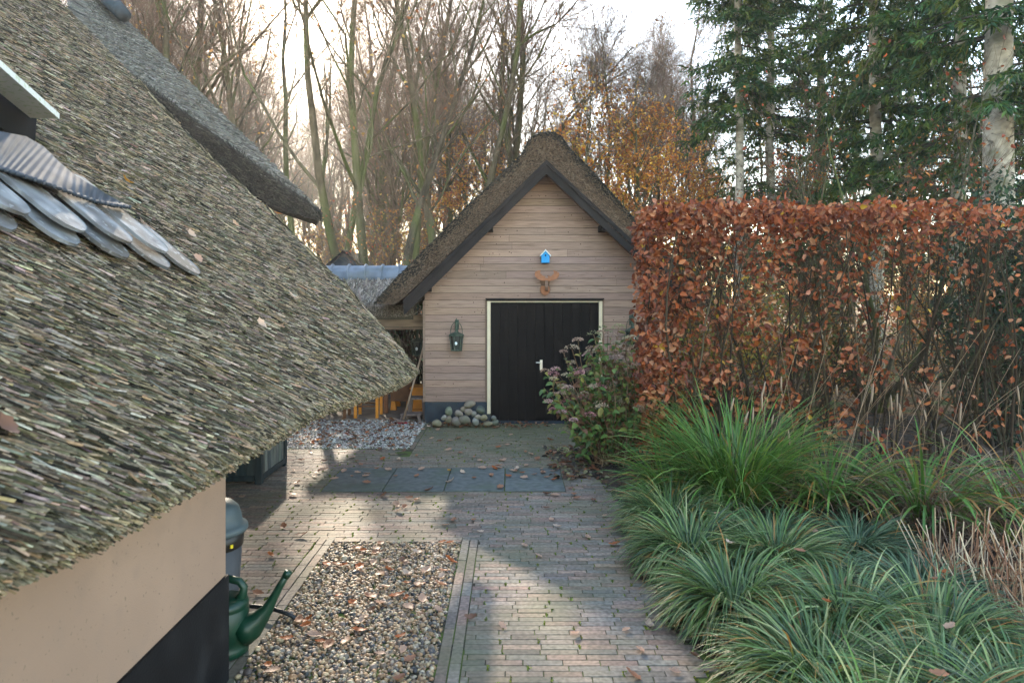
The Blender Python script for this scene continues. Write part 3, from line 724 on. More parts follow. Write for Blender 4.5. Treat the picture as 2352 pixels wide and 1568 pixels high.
place = {10:'on the left shoulder of the heap',16:'on the very top of the heap',0:'lying at the far left end of the heap',8:'at the right end of the heap, the upper one',9:'at the bottom right end of the heap',15:'on the upper right of the heap'}
for i, (x, y, sw, sh, nm) in enumerate(stones):
    yd = 10.78 + (.0 if y > 957 else (.1 if y > 944 else .18)); k_ = yd/F
    c_ = at(x-2, y-1, yd); rx_, rz_ = sw*k_*.62, sh*k_*.68
    c_[2] = max(c_[2], rz_*.82)
    g = MB(); g.blobs(np.array([[0, 0, 0.0]]), np.array([(rx_, rx_*.8, rz_)]), ICO3, np.array(spal[nm])*.75, .0)
    v = g.v[0]; ph = rng.uniform(0, 6, 6); s_ = 1+.10*np.sin(v[:, 0]/rx_*2.2+ph[0])*np.sin(v[:, 2]/rz_*2+ph[1])+.07*np.sin(v[:, 1]/rx_*4+ph[2]+v[:, 2]/rz_*2); g.v[0] = v*s_[:, None]
    o = g.build("field_stone", M["stone"], smooth=True); o.location = c_
    tag(o, f"{nm} boulder {place.get(i, 'in the stone heap by the garage plinth')}", "stone", "field stones heaped at the garage plinth")

# ------------------------------------------------------------------ open shelter beside the garage
shel = empty("thatched_shelter", (-2.8, 11.6, 0), label="low thatched open shelter with grey tiled ridge left of garage", cat="shelter")
g = MB(); rid_d, eav_d = 13.1, 11.45
zr_, ze_ = CAMH+(670-640)*rid_d/F, CAMH-(706-670)*eav_d/F
sv = [(-3.05, eav_d, ze_), (-1.62, eav_d, ze_), (-1.2, rid_d, zr_), (-3.95, rid_d, zr_)]
sv = np.array(sv); n4 = np.array((0, 0, -.2))
back = [(-1.2, rid_d+1.5, ze_), (-3.4, rid_d+1.5, ze_)]
allv = list(sv)+[sv[0]+n4, sv[1]+n4]+[np.array(b) for b in back]
g.add(allv, [[(0,1,2,3),(4,5,1,0),(3,2,6,7),(4,0,3,7)]], (.08,.07,.05))
n_ = 16000; u, v = rng.random(n_), rng.random(n_)
a_ = sv[0]+(sv[1]-sv[0])*u[:, None]; b_ = sv[3]+(sv[2]-sv[3])*u[:, None]; P = a_+(b_-a_)*v[:, None]
fs = unit(np.array((.18, eav_d-rid_d, ze_-zr_))); ns = unit(np.array((0, -(zr_-ze_), rid_d-eav_d)))
reeds(g, P[:, 0], P[:, 1], P[:, 2], np.full(n_, .022)*rng.lognormal(0, .3, n_), fs, ns, [(.24,.19,.15),(.30,.25,.2),(.18,.15,.12),(.36,.31,.26),(.12,.10,.08)], ln=10, jit=.16)
n_ = 2500; P = sv[0]+(sv[1]-sv[0])*rng.random(n_)[:, None]+np.stack([np.zeros(n_), rng.uniform(-.05, .02, n_), rng.uniform(-.17, .01, n_)], 1)
reeds(g, P[:, 0], P[:, 1], P[:, 2], np.full(n_, .018), fs, ns, [(.24,.19,.15),(.16,.13,.10),(.34,.29,.23)], ln=9, jit=.2)
part(g, "roof", M["thatch"], root=shel)
zt = zr_+.06
for k_ in range(9):
    x0 = -3.98+k_*.315; g = MB(); th = np.linspace(-.35, math.pi*.98, 9)
    P = [(rid_d-.02+.16*-math.cos(t_)*1.15, zt-.05+.24*math.sin(t_)) for t_ in th]
    g.add([(x0, p[0], p[1]) for p in P]+[(x0+.30, p[0], p[1]) for p in P], [[(i, 9+i, 10+i, i+1) for i in range(8)]])
    Pr = np.array([(x0+.30, p[0]*1.0+(p[0]-rid_d)*.08, p[1]+.012) for p in P]); g.tubes(Pr, np.full(9, .022), 6)
    part(g, "ridge_tile", M["ridge"], root=shel, smooth=False)
g = MB(); g.box((-2.3, 11.55, ze_-.225), (2.0, .14, .19)); g.box((-2.3, 11.47, ze_-.345), (2.0, .05, .035)); part(g, "beam", M["beam"], root=shel)
g = MB(); g.box((-3.2, 11.58, .85), (.12, .12, 1.7)); part(g, "post", M["beam"], root=shel)
g = MB(); g.add([(-5,11.38,.006),(-1.41,11.38,.006),(-1.41,15,.006),(-5,15,.006)], [[(0,1,2,3)]]); g.box((-3.2, 11.385, .0), (3.6, .05, .05)); tag(g.build("shelter_floor", M["deck"]), kind="structure")
lantern(961, 770, 12.3, "faint hanging lantern inside the open shelter", hang=True)
# ivy covered bank at the back of the shelter
ivy = empty("ivy_hedge", (-3.5, 15.2, 0), label="dark ivy grown hedge behind the open shelter", cat="hedge")
g = MB(); n_ = 320; b0 = np.stack([rng.uniform(-6.5, -1.3, n_), rng.uniform(14.9, 15.5, n_), np.zeros(n_)], 1)
tt = np.linspace(0, 1, 7)[None, :, None]; dr = np.stack([rng.normal(0, .5, n_), rng.normal(0, .15, n_), rng.uniform(1.2, 2.2, n_)], 1)
P = b0[:, None, :]+dr[:, None, :]*tt+np.cumsum(rng.normal(0, .06, (n_, 7, 3)), axis=1); g.tubes(P, np.full((n_, 7), .012), 4, cols(n_, [(.06,.045,.035),(.09,.07,.05)], .2)); part(g, "stems", M["twig"], root=ivy)
n_ = 7000; P = np.stack([rng.uniform(-6.6, -1.2, n_), rng.uniform(14.8, 15.6, n_), rng.uniform(0, 2.2, n_)], 1); m_ = rng.random(n_) < .25+.75*np.clip((P[:, 2]-.9)/.6, 0, 1); P = P[m_]; n_ = len(P)
g = MB(); sz = rng.uniform(.05, .10, n_); g.leaves(P, unit(rdir(n_)+np.array((0,-.5,-.4))), unit(rdir(n_)+np.array((0,-1,.5))), sz, sz*.8, cols(n_, [(.03,.055,.022),(.02,.04,.02),(.05,.08,.03),(.05,.035,.02)], .25)); part(g, "foliage", M["leaf"], root=ivy)

def legs_obj(root, pts, m_, w_=.05):
    for a, b in pts:
        g = MB(); g.bar(a, b, w_, w_); part(g, "leg", m_, root=root)
# orange cabinet, step stool, broom, dark chest, table and chairs inside
c0 = at(946, 965, 12.0); c0[2] = .01
cab = empty("orange_cabinet", (-1.55, 12.0, 0), label="small orange painted cabinet behind the grey step stool", cat="cabinet")
xa, xb = (946-1176)*12/F, -1.42
zt_ = CAMH-(890-670)*12/F
g = MB(); g.box(((xa+xb)/2, 12.2, .07+(zt_-.07)/2), (xb-xa, .4, zt_-.10)); g.box(((xa+xb)/2-.01, 12.19, zt_-.01), (xb-xa+.05, .44, .03)); g.box(((xa+xb)/2, 12.19, .04), (xb-xa, .36, .07)); part(g, "body", M["orange"], root=cab, bevel=.004)
g = MB(); g.box(((xa+xb)/2, 11.992, zt_-.17), (xb-xa-.05, .016, .2)); part(g, "drawer", M["orange"], root=cab, bevel=.003)
st = empty("step_stool", (-1.55, 11.35, 0), label="weathered grey two-step wooden stool against the garage corner", cat="stool")
sd_ = 11.35
g = MB(); g.box((at(958, 918, sd_)[0], sd_+.14, CAMH-(916-670)*sd_/F), (.27, .26, .03)); part(g, "seat", M["oldwood"], root=st, bevel=.004)
g = MB(); g.box((at(947, 947, sd_)[0], sd_-.06, CAMH-(948-670)*sd_/F), (.33, .24, .03)); part(g, "step", M["oldwood"], root=st, bevel=.004)
zs = CAMH-(918-670)*sd_/F; zm = CAMH-(950-670)*sd_/F
for x0, x1, y0, zz in ((-1.66,-1.70,sd_+.03,zs),(-1.45,-1.43,sd_+.03,zs),(-1.66,-1.70,sd_+.26,zs),(-1.45,-1.43,sd_+.26,zs),(-1.755,-1.80,sd_-.17,zm),(-1.50,-1.47,sd_-.17,zm)):
    g = MB(); g.bar((x0, y0, zz), (x1, y0, .0), .042, .042); part(g, "leg", M["oldwood"], root=st)
br = empty("broom", at(920, 975, 11.1), label="red bristled broom leaning on the garage corner", cat="broom")
g = MB(); a, b = at(976, 786, 11.33), at(926, 965, 11.1); g.tubes(np.array([a, (a+b)/2, b]), np.full(3, .0155), 8); part(g, "stick", M["broomstick"], root=br, smooth=True)
g = MB(); hb = at(921, 967, 11.08); g.box(hb, (.155, .05, .05), rot=(0, R(12), 0)); part(g, "head", M["oldwood"], root=br, bevel=.006)
g = MB(); n_ = 500; P0 = np.stack([hb[0]+rng.uniform(-.072, .072, n_), hb[1]+rng.uniform(-.022, .022, n_), np.full(n_, hb[2]-.01)], 1); P1 = P0+np.stack([(P0[:, 0]-hb[0])*.5, rng.normal(0, .02, n_), np.full(n_, -(hb[2]-.02))], 1)
g.tubes(np.stack([P0, P1], 1), np.full((n_, 2), .004), 3, (.4,.02,.03)); part(g, "bristles", M["red"], root=br)
ch = empty("dark_chest", (-2.0, 12.3, 0), label="dark brown storage chest on orange feet inside the shelter", cat="chest")
g = MB(); xa, xb = (896-1176)*12.3/F, (944-1176)*12.3/F; g.box(((xa+xb)/2, 12.6, .40), (xb-xa, .5, .48)); g.box(((xa+xb)/2, 12.6, .66), (xb-xa+.03, .54, .03)); part(g, "body", M["chairwood"], root=ch, bevel=.005)
for x in (xa+.05, xb-.05):
    for y in (12.38, 12.8): g = MB(); g.box((x, y, .08), (.07, .07, .16), rot=(math.pi, 0, 0), taper=1.5); part(g, "foot", M["orange"], root=ch)
tb = empty("garden_table", (-2.7, 12.2, 0), label="brown wooden table standing in the open shelter", cat="table")
g = MB(); g.box((-2.75, 12.4, .74), (1.3, .8, .04)); part(g, "tabletop", M["chairwood"], root=tb)
legs_obj(tb, [((x, y, .72), (x, y, .005)) for x in (-3.3, -2.18) for y in (12.05, 12.75)], M["chairwood"], .07)
for i, (x, y) in enumerate(((-2.42, 11.75), (-2.95, 11.7), (-2.35, 13.2))):
    cr = empty("wooden_chair", (x, y, 0), label=["brown wooden chair at the shelter table, nearest the chest", "brown wooden chair at the shelter table, farther left", "brown wooden chair at the far side of the shelter table"][i], cat="chair", group="chairs round the shelter table")
    g = MB(); g.box((x, y, .45), (.4, .4, .035)); part(g, "seat", M["chairwood"], root=cr)
    g = MB(); g.box((x, y-.19 if i < 2 else y+.19, .78), (.4, .03, .24)); part(g, "backrest", M["chairwood"], root=cr)
    legs_obj(cr, [((x+sx*.18, y+sy*.18, .66 if (sy < 0) == (i < 2) else .44), (x+sx*.18, y+sy*.18, .005)) for sx in (-1, 1) for sy in (-1, 1)], M["orange"] if i == 0 else M["chairwood"], .045)
    for s_ in (-.18, .18): g = MB(); g.bar((x-.18, y+s_, .2), (x+.18, y+s_, .2), .03, .03); part(g, "stretcher", M["chairwood"], root=cr)
# far dark gable
hut = empty("distant_shed", (-4.9, 20.5, 0), label="small dark pointed shed roof beyond the tiled ridge", cat="shed")
hx0, hx1, ha = (762-1176)*20/F, (822-1176)*20/F, (792-1176)*20/F
g = MB(); g.prism([(hx0, .0), (hx1, .0), (hx1, CAMH+(670-606)*20/F), (ha, CAMH+(670-578)*20/F), (hx0, CAMH+(670-606)*20/F)], 20, 22, lambda u, v, d: np.array((u, d, v))); part(g, "wall", M["bluegrey"], root=hut)
g = MB()
for s_ in (hx0-.12, hx1+.12): g.prism([(ha, CAMH+(670-574)*20/F), (s_, CAMH+(670-608)*20/F), (s_, CAMH+(670-608)*20/F-.08), (ha, CAMH+(670-574)*20/F-.08)], 19.85, 22.1, lambda u, v, d: np.array((u, d, v)))
part(g, "roof", M["barge"], root=hut)

# ------------------------------------------------------------------ bin, can, hose, planter
bn = empty("rubbish_bin", (-1.95, 4.55, 0), label="grey domed plastic rubbish bin beside the house corner", cat="bin")
bo = np.array((-1.95, 4.55, 0.0))
g = MB(); g.lathe([(.0,.01),(.145,.01),(.15,.03),(.178,.47),(.0,.47)], bo, 36); part(g, "body", M["binbody"], root=bn, smooth=True)
g = MB(); g.lathe([(.1782,.44),(.183,.445),(.193,.545),(.17,.55)], bo, 36); part(g, "band", M["binband"], root=bn, smooth=True)
g = MB(); g.lathe([(.17,.535),(.205,.535),(.215,.55),(.212,.572),(.195,.585),(.178,.60),(.172,.64),(.155,.69),(.12,.725),(.07,.745),(0,.752)], bo, 36); part(g, "lid", M["binlid"], root=bn, smooth=True)
g = MB(); g.box(bo+np.array((.158, -.102, .475)), (.018, .012, .022), rot=(0, 0, R(57))); part(g, "sticker", M["yellow"], root=bn)
wc = empty("watering_can", (-1.67, 4.05, 0), label="dark green plastic watering can by the house corner", cat="watering can")
wo = np.array((-1.67, 4.05, 0.0))
g = MB(); g.lathe([(0,.004),(.115,.004),(.132,.015),(.134,.05),(.131,.055),(.131,.10),(.134,.105),(.134,.26),(.130,.265),(.130,.275),(.133,.285),(.128,.31),(.10,.325),(.0,.33)], wo, 32); part(g, "body", M["can"], root=wc, smooth=True)
g = MB(); P = np.array([(-1.56,4.05,.14),(-1.51,4.05,.165),(-1.465,4.05,.205),(-1.42,4.05,.26),(-1.385,4.05,.325),(-1.35,4.05,.39),(-1.30,4.05,.475)]); g.tubes(P, np.array([.095,.078,.052,.034,.025,.021,.0185]), 14); g.tubes(np.array([P[-1]-(P[-1]-P[-2])*.35, P[-1]+(P[-1]-P[-2])*.02]), np.array([.0225,.0225]), 12); part(g, "spout", M["can"], root=wc, smooth=True)
g = MB(); P = np.array([(-1.60,4.05,.30),(-1.565,4.05,.34),(-1.558,4.05,.385),(-1.585,4.05,.42),(-1.64,4.05,.432),(-1.72,4.05,.42),(-1.79,4.05,.35),(-1.80,4.05,.24)]); g.tubes(P, np.array([.03,.026,.022,.022,.022,.022,.022,.026]), 12); part(g, "handle", M["can"], root=wc, smooth=True)
g = MB(); P = np.array([(-2.1,4.75,.015),(-1.85,4.62,.03),(-1.65,4.54,.05),(-1.55,4.5,.055),(-1.46,4.47,.045),(-1.40,4.46,.022),(-1.365,4.46,-.015)]); g.tubes(P, np.full(7, .0135), 10)
tag(g.build("garden_hose", M["rubber"], smooth=True), "black hose end dipping into the pebbles beside the watering can", "hose")
pb = empty("wooden_planter", (-3.2, 8.0, 0), label="dark blue-green slatted wooden box under the low eave", cat="planter")
X1, X0, Y0, Y1, HH = -2.74, -3.7, 7.6, 8.46, .62
for nm, wv in (("side", 0), ("front", 1)):
    g = MB(); nb = 8
    if wv == 0:
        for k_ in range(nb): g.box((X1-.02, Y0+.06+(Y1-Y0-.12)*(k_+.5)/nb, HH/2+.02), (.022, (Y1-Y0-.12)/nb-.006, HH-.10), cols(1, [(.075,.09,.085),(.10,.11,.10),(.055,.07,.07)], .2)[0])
    else:
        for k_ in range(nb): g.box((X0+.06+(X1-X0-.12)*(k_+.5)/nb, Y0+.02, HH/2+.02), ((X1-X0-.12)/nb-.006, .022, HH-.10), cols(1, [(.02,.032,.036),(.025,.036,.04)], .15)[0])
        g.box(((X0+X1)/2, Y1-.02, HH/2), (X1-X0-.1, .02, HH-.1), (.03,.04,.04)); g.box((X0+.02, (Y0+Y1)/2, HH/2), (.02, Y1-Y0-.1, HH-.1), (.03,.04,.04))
    part(g, nm+"_panel", M["planter"], root=pb)
cdk = (.018,.028,.032)
for x in (X0+.03, X1-.03):
    for y in (Y0+.03, Y1-.03): g = MB(); g.box((x, y, HH/2), (.075, .075, HH), cdk); part(g, "corner_post", M["planter"], root=pb, bevel=.005)
for z_ in (.065, HH-.03):
    g = MB(); g.box((X1-.015, (Y0+Y1)/2, z_), (.045, Y1-Y0-.15, .06), cdk); part(g, "rail", M["planter"], root=pb)
    g = MB(); g.box(((X0+X1)/2, Y0+.015, z_), (X1-X0-.15, .045, .06), cdk); part(g, "rail", M["planter"], root=pb)
g = MB(); g.add([(X0+.03,Y0+.03,HH-.08),(X1-.03,Y0+.03,HH-.08),(X1-.03,Y1-.03,HH-.08),(X0+.03,Y1-.03,HH-.08)], [[(0,1,2,3)]]); part(g, "soil", M["soil"], root=pb)

# ------------------------------------------------------------------ plants of the bed
def blades(n, rad, lmin, lmax, wmin, wmax, lean, droop, pal, seg=7, tipdry=None, z0=0.0, jit=.2):
    a = rng.uniform(0, 2*np.pi, n); r = rad*np.sqrt(rng.random(n))*.45
    b = np.stack([r*np.cos(a), r*np.sin(a), np.full(n, z0)], 1)
    a2 = a+rng.normal(0, .5, n); L = rng.uniform(lmin, lmax, n); le = np.abs(rng.normal(lean, lean*.4, n))
    h = np.stack([np.cos(a2), np.sin(a2), np.zeros(n)], 1)
    t = np.linspace(0, 1, seg); th0 = le; dth = rng.uniform(.5, 1.4, n)*droop
    P = np.zeros((n, seg, 3)); P[:, 0] = b
    for i in range(1, seg):
        ang = th0+dth*(t[i]**1.3); step = L/(seg-1)
        P[:, i] = P[:, i-1]+h*(np.sin(ang)*step)[:, None]; P[:, i, 2] += np.cos(ang)*step
    P[:, :, 2] = np.maximum(P[:, :, 2], .012)
    W = rng.uniform(wmin, wmax, n)[:, None]*np.clip(np.minimum(1, (1-t)*3.2), .06, 1)[None]*np.clip(.55+t*2, 0, 1)[None]
    side = np.stack([-np.sin(a2), np.cos(a2), np.zeros(n)], 1); side = unit(side+rng.normal(0, .25, (n, 3)))
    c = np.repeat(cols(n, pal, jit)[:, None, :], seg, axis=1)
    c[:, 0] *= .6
    if tipdry is not None:
        m_ = rng.random(n) < tipdry; c[m_, -2:] = np.array((.38,.22,.05))*rng.uniform(.6, 1.2, (m_.sum(), 1, 1)); m2 = m_ & (rng.random(n) < .35); c[m2, seg//2:] = (.33,.16,.04)
    return P, W, side, c
LIR = [(.09,.165,.05),(.13,.21,.06),(.06,.12,.04),(.20,.26,.09),(.11,.18,.035),(.30,.33,.14),(.045,.085,.035)]
SED = [(.10,.21,.035),(.08,.18,.03),(.13,.25,.05),(.065,.14,.03),(.18,.26,.05)]
BRN = [(.22,.13,.07),(.16,.09,.05),(.28,.18,.11),(.11,.06,.035),(.33,.23,.14)]
def clump(name, loc, label, cat, group, sets, mname="grass", zs=1.0):
    g = MB()
    for s_ in sets:
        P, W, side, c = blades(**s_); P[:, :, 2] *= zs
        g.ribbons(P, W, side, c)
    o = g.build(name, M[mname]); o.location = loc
    return tag(o, label, cat, group)
lir = [(1.40,6.10,.62,"at the far tip beside the tall sedge",0),(1.36,5.28,.62,"on the path edge, second from the far tip",0),(1.42,4.45,.62,"bulging over the path edge halfway along the bed",0),(1.60,3.60,.70,"sunlit one spilling over the brick edge",0),(1.55,2.9,.6,"nearest one on the brick edge",0),(2.15,5.75,.5,"low dark one in the hollow below the tall sedge",1),(2.75,5.55,.5,"low dark one under the arching reed leaves",1),(2.15,4.85,.55,"behind the halfway edge clump",1),(2.75,4.7,.5,"low one next to the bare cut stems",1),(2.42,3.95,.65,"sunlit one in the centre of the near group",0),(2.35,3.15,.65,"sunlit one at the bottom edge of the view",0),(1.95,5.15,.5,"wedged between the far and the halfway edge clumps",0),(2.0,4.15,.55,"filling the dip behind the sunlit edge clump",0),(2.0,3.25,.5,"squeezed between the two nearest clumps",0),(2.95,3.30,.45,"at the far right below the cut stems",0)]
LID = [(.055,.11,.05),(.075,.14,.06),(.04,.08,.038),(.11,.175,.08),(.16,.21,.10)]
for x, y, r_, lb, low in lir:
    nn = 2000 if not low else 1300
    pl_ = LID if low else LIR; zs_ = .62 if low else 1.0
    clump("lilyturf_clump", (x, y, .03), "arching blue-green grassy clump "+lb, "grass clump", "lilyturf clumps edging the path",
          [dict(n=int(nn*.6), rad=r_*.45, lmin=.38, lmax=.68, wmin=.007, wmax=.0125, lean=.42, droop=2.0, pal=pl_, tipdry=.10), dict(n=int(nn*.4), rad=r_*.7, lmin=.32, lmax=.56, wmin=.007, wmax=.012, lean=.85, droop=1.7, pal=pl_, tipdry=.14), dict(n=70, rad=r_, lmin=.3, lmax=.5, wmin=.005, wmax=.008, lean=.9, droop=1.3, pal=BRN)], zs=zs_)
clump("sedge_clump", (2.15, 6.75, .03), "tall bright green arching sedge clump in front of the beech hedge", "grass clump", "tall sedges before the hedge",
      [dict(n=700, rad=.6, lmin=.85, lmax=1.5, wmin=.010, wmax=.018, lean=.33, droop=1.25, pal=SED, seg=9, tipdry=.12), dict(n=260, rad=.6, lmin=.6, lmax=1.1, wmin=.010, wmax=.016, lean=.7, droop=1.2, pal=SED, seg=9, tipdry=.2), dict(n=70, rad=.5, lmin=.6, lmax=1.2, wmin=.008, wmax=.014, lean=.6, droop=1.7, pal=BRN, seg=9)])
clump("sedge_clump", (1.62, 6.95, .03), "smaller green sedge tuft beside the hydrangea", "grass clump", "tall sedges before the hedge",
      [dict(n=320, rad=.4, lmin=.5, lmax=.95, wmin=.009, wmax=.015, lean=.5, droop=1.2, pal=SED, seg=8, tipdry=.15)])
clump("sedge_clump", (3.05, 6.7, .03), "loose sedge with drooping yellow-tipped leaves right of the bright clump", "grass clump", "tall sedges before the hedge",
      [dict(n=200, rad=.5, lmin=.7, lmax=1.2, wmin=.012, wmax=.022, lean=.45, droop=1.9, pal=SED, seg=9, tipdry=.5), dict(n=110, rad=.5, lmin=.6, lmax=1.1, wmin=.008, wmax=.014, lean=.6, droop=1.6, pal=BRN, seg=9)])
clump("sedge_clump", (3.75, 6.3, .03), "half withered sedge of green and brown leaves in right part of bed", "grass clump", "tall sedges before the hedge",
      [dict(n=150, rad=.6, lmin=.8, lmax=1.25, wmin=.014, wmax=.024, lean=.42, droop=1.8, pal=SED, seg=9, tipdry=.6), dict(n=330, rad=.65, lmin=.5, lmax=1.1, wmin=.007, wmax=.013, lean=.75, droop=1.5, pal=BRN, seg=9)])
clump("sedge_clump", (4.65, 6.2, .03), "mostly brown dry grass clump at the right edge of view", "grass clump", "tall sedges before the hedge",
      [dict(n=120, rad=.6, lmin=.8, lmax=1.3, wmin=.012, wmax=.02, lean=.6, droop=1.4, pal=SED, seg=9, tipdry=.5), dict(n=460, rad=.7, lmin=.5, lmax=1.1, wmin=.006, wmax=.012, lean=.8, droop=1.4, pal=BRN, seg=9)])
clump("sedge_clump", (4.1, 5.5, .03), "low tangle of brown dead grass behind the cut stems", "grass clump", "tall sedges before the hedge",
      [dict(n=520, rad=.8, lmin=.4, lmax=.9, wmin=.005, wmax=.010, lean=.9, droop=1.3, pal=[(.13,.075,.045),(.2,.12,.07),(.09,.05,.03)], seg=8), dict(n=40, rad=.6, lmin=.6, lmax=.9, wmin=.012, wmax=.018, lean=.5, droop=1.6, pal=SED, seg=8)])
# long pale flower stalks of the grasses, leaning across the hedge
g = MB(); n_ = 26; b0 = np.stack([rng.uniform(2.3, 4.3, n_), rng.uniform(6.3, 7.0, n_), np.full(n_, .1)], 1); L = rng.uniform(1.2, 1.9, n_); le = rng.uniform(.2, .95, n_)*np.where(rng.random(n_) < .8, 1, -.3)
P = np.zeros((n_, 10, 3)); P[:, 0] = b0
for i in range(1, 10):
    an = le*(.65+.5*i/9); P[:, i] = P[:, i-1]+np.stack([np.sin(an), np.full(n_, -.05), np.cos(an)], 1)*(L/9)[:, None]
g.tubes(P, np.full((n_, 10), .0021), 3, cols(n_, [(.36,.24,.14),(.28,.17,.09),(.42,.30,.2)], .15))
n_ = 26; b0 = np.stack([rng.uniform(2.0, 5.2, n_), rng.uniform(6.5, 7.1, n_), np.full(n_, .1)], 1); P = b0[:, None, :]+np.cumsum(np.concatenate([np.zeros((n_,1,3)), np.stack([rng.normal(0, .015, (n_, 8)), rng.normal(0, .01, (n_, 8)), np.repeat(rng.uniform(.07, .15, n_)[:, None], 8, 1)], 2)], 1), axis=1)
g.tubes(P, np.full((n_, 9), .003), 3, cols(n_, [(.3,.2,.13),(.22,.14,.09)], .15)); top_ = P[:, -1]
for t_ in range(n_):
    h_ = rng.uniform(.1, .22); P2 = top_[t_]+np.stack([np.linspace(0, .03, 5)*rng.normal(), np.zeros(5), np.linspace(0, -h_, 5)], 1)+np.array((.01, -.01, .02)); g.tubes(P2, np.array([.004,.008,.010,.009,.003]), 5, (.40,.28,.19))
tag(g.build("grass_stalks", M["grass"]), "long pale dry grass stalks arching up before the beech hedge", "grass stalks", kind="stuff")
# cut-back stems
for x, y, nn, lb in ((3.25, 4.95, 95, "pale cut-back stems in the bare soil, the farther bunch"), (3.75, 4.75, 95, "reddish brown cut-back stems at the right edge of the bed"), (3.25, 4.30, 90, "short pale cut-back stems next to the lilyturf")):
    g = MB(); a = rng.uniform(0, 6.28, nn); r_ = .32*np.sqrt(rng.random(nn)); b0 = np.stack([r_*np.cos(a), r_*np.sin(a), np.zeros(nn)], 1)
    le = rng.normal(.45, .3, nn); L = rng.uniform(.15, .5, nn); a2 = a+rng.normal(-.6, .7, nn)
    tip = b0+np.stack([np.cos(a2)*np.sin(le), np.sin(a2)*np.sin(le), np.cos(le)], 1)*L[:, None]
    g.tubes(np.stack([b0, (b0+tip)/2+rng.normal(0, .008, (nn, 3)), tip], 1), np.stack([np.full(nn, .0046), np.full(nn, .0042), np.full(nn, .0038)], 1), 5, cols(nn, [(.44,.31,.19),(.30,.16,.09),(.52,.40,.27),(.24,.12,.07)], .15))
    o = g.build("cut_stems", M["twig"]); o.location = (x, y, .03); tag(o, lb, "plant stubble", "cut back perennials")

# hydrangea
hy = empty("hydrangea_bush", (1.12, 8.5, 0), label="leggy hydrangea with faded pink flower heads left of the hedge", cat="shrub")
g = MB(); ns = 210; P = np.zeros((ns, 7, 3)); a = rng.uniform(0, 6.28, ns); le = np.abs(rng.normal(.36, .24, ns)); L = rng.uniform(.75, 1.75, ns)*(1-.3*le)
P[:, 0] = np.stack([rng.normal(0, .10, ns)+.08, rng.normal(0, .10, ns), np.zeros(ns)], 1)
dv = np.stack([np.cos(a)*np.sin(le), np.sin(a)*np.sin(le), np.cos(le)], 1)
for i in range(1, 7): P[:, i] = P[:, i-1]+unit(dv+rng.normal(0, .12, (ns, 3))+np.array((np.zeros(ns), np.zeros(ns), np.full(ns, -.02*i))).T)*(L/6)[:, None]
P[:, :, 2] = np.maximum(P[:, :, 2], .02)
H0 = np.array((1.12, 8.5, 0)); g.tubes(P+H0, np.linspace(.007, .003, 7)[None].repeat(ns, 0), 4, cols(ns, [(.20,.11,.06),(.14,.08,.05),(.26,.17,.1)], .15)); part(g, "stems", M["twig"], root=hy)
nl = 3000; s_ = rng.integers(0, ns, nl); k_ = rng.integers(2, 6, nl); f_ = rng.random(nl)[:, None]; Q = P[s_, k_]*(1-f_)+P[s_, k_+1]*f_+H0
D = unit(rdir(nl)*np.array((1, 1, .4))+np.array((0, -.3, -.1))); sz = rng.uniform(.06, .12, nl)
g = MB(); g.leaves(Q, D, unit(rdir(nl)*.5+np.array((0, -.4, .9))), sz, sz*.62, cols(nl, [(.09,.16,.04),(.13,.21,.05),(.16,.22,.05),(.07,.12,.04),(.24,.22,.05),(.22,.10,.05)], .22)); part(g, "leaves", M["leaf"], root=hy)
tips = P[:, -1]+H0; ft = tips[rng.random(ns) < .75]; nf = len(ft); per = 60
C = np.repeat(ft, per, axis=0); dd_ = rdir(len(C)); dd_[:, 2] = np.abs(dd_[:, 2])*.55; C = C+dd_*(np.repeat(rng.uniform(.04, .08, nf), per))[:, None]
fc = np.repeat(cols(nf, [(.44,.21,.22),(.50,.30,.29),(.36,.25,.18),(.44,.36,.25),(.48,.34,.27),(.32,.31,.17)], .15), per, axis=0)*(1+rng.normal(0, .15, (len(C), 1)))
g = MB(); sz = rng.uniform(.012, .022, len(C)); g.leaves(C, unit(dd_+rdir(len(C))*.8), rdir(len(C)), sz, sz*.9, np.clip(fc, .01, 1)); part(g, "flower_heads", M["flower"], root=hy)

# ------------------------------------------------------------------ branching for hedge and trees
def level(parP, parR, nch, ang, length, t0=.25, trop=.0, wob=.18, n=6, rfac=.6, rmin=.003, t1=1.0, plen=None):
    B, m, _ = parP.shape; k = B*nch
    pi = np.repeat(np.arange(B), nch); t = rng.uniform(t0, t1, k); x = t*(m-1); i0 = np.minimum(x.astype(int), m-2); fr = (x-i0)[:, None]
    base = parP[pi, i0]*(1-fr)+parP[pi, i0+1]*fr; T = unit(parP[pi, i0+1]-parP[pi, i0])
    r = parR[pi, i0]*(1-fr[:, 0])+parR[pi, i0+1]*fr[:, 0]
    pr = np.cross(T, rdir(k)); pr = unit(pr); a = rng.normal(ang, ang*.25, k)
    D = unit(T*np.cos(a)[:, None]+pr*np.sin(a)[:, None]+np.array((0, 0, trop)))
    L = length*rng.uniform(.55, 1.25, k)*(1-.55*(t-t0)/(1-t0+1e-6))
    P = np.zeros((k, n, 3)); P[:, 0] = base; d_ = D.copy()
    for i in range(1, n):
        d_ = unit(d_+rng.normal(0, wob, (k, 3))+np.array((0, 0, trop*.35))); P[:, i] = P[:, i-1]+d_*(L/(n-1))[:, None]
    rr = np.maximum(r*rfac*rng.uniform(.6, 1.0, k), rmin)
    Rr = np.maximum(rr[:, None]*np.linspace(1, .3, n)[None], rmin*.7)
    return P, Rr

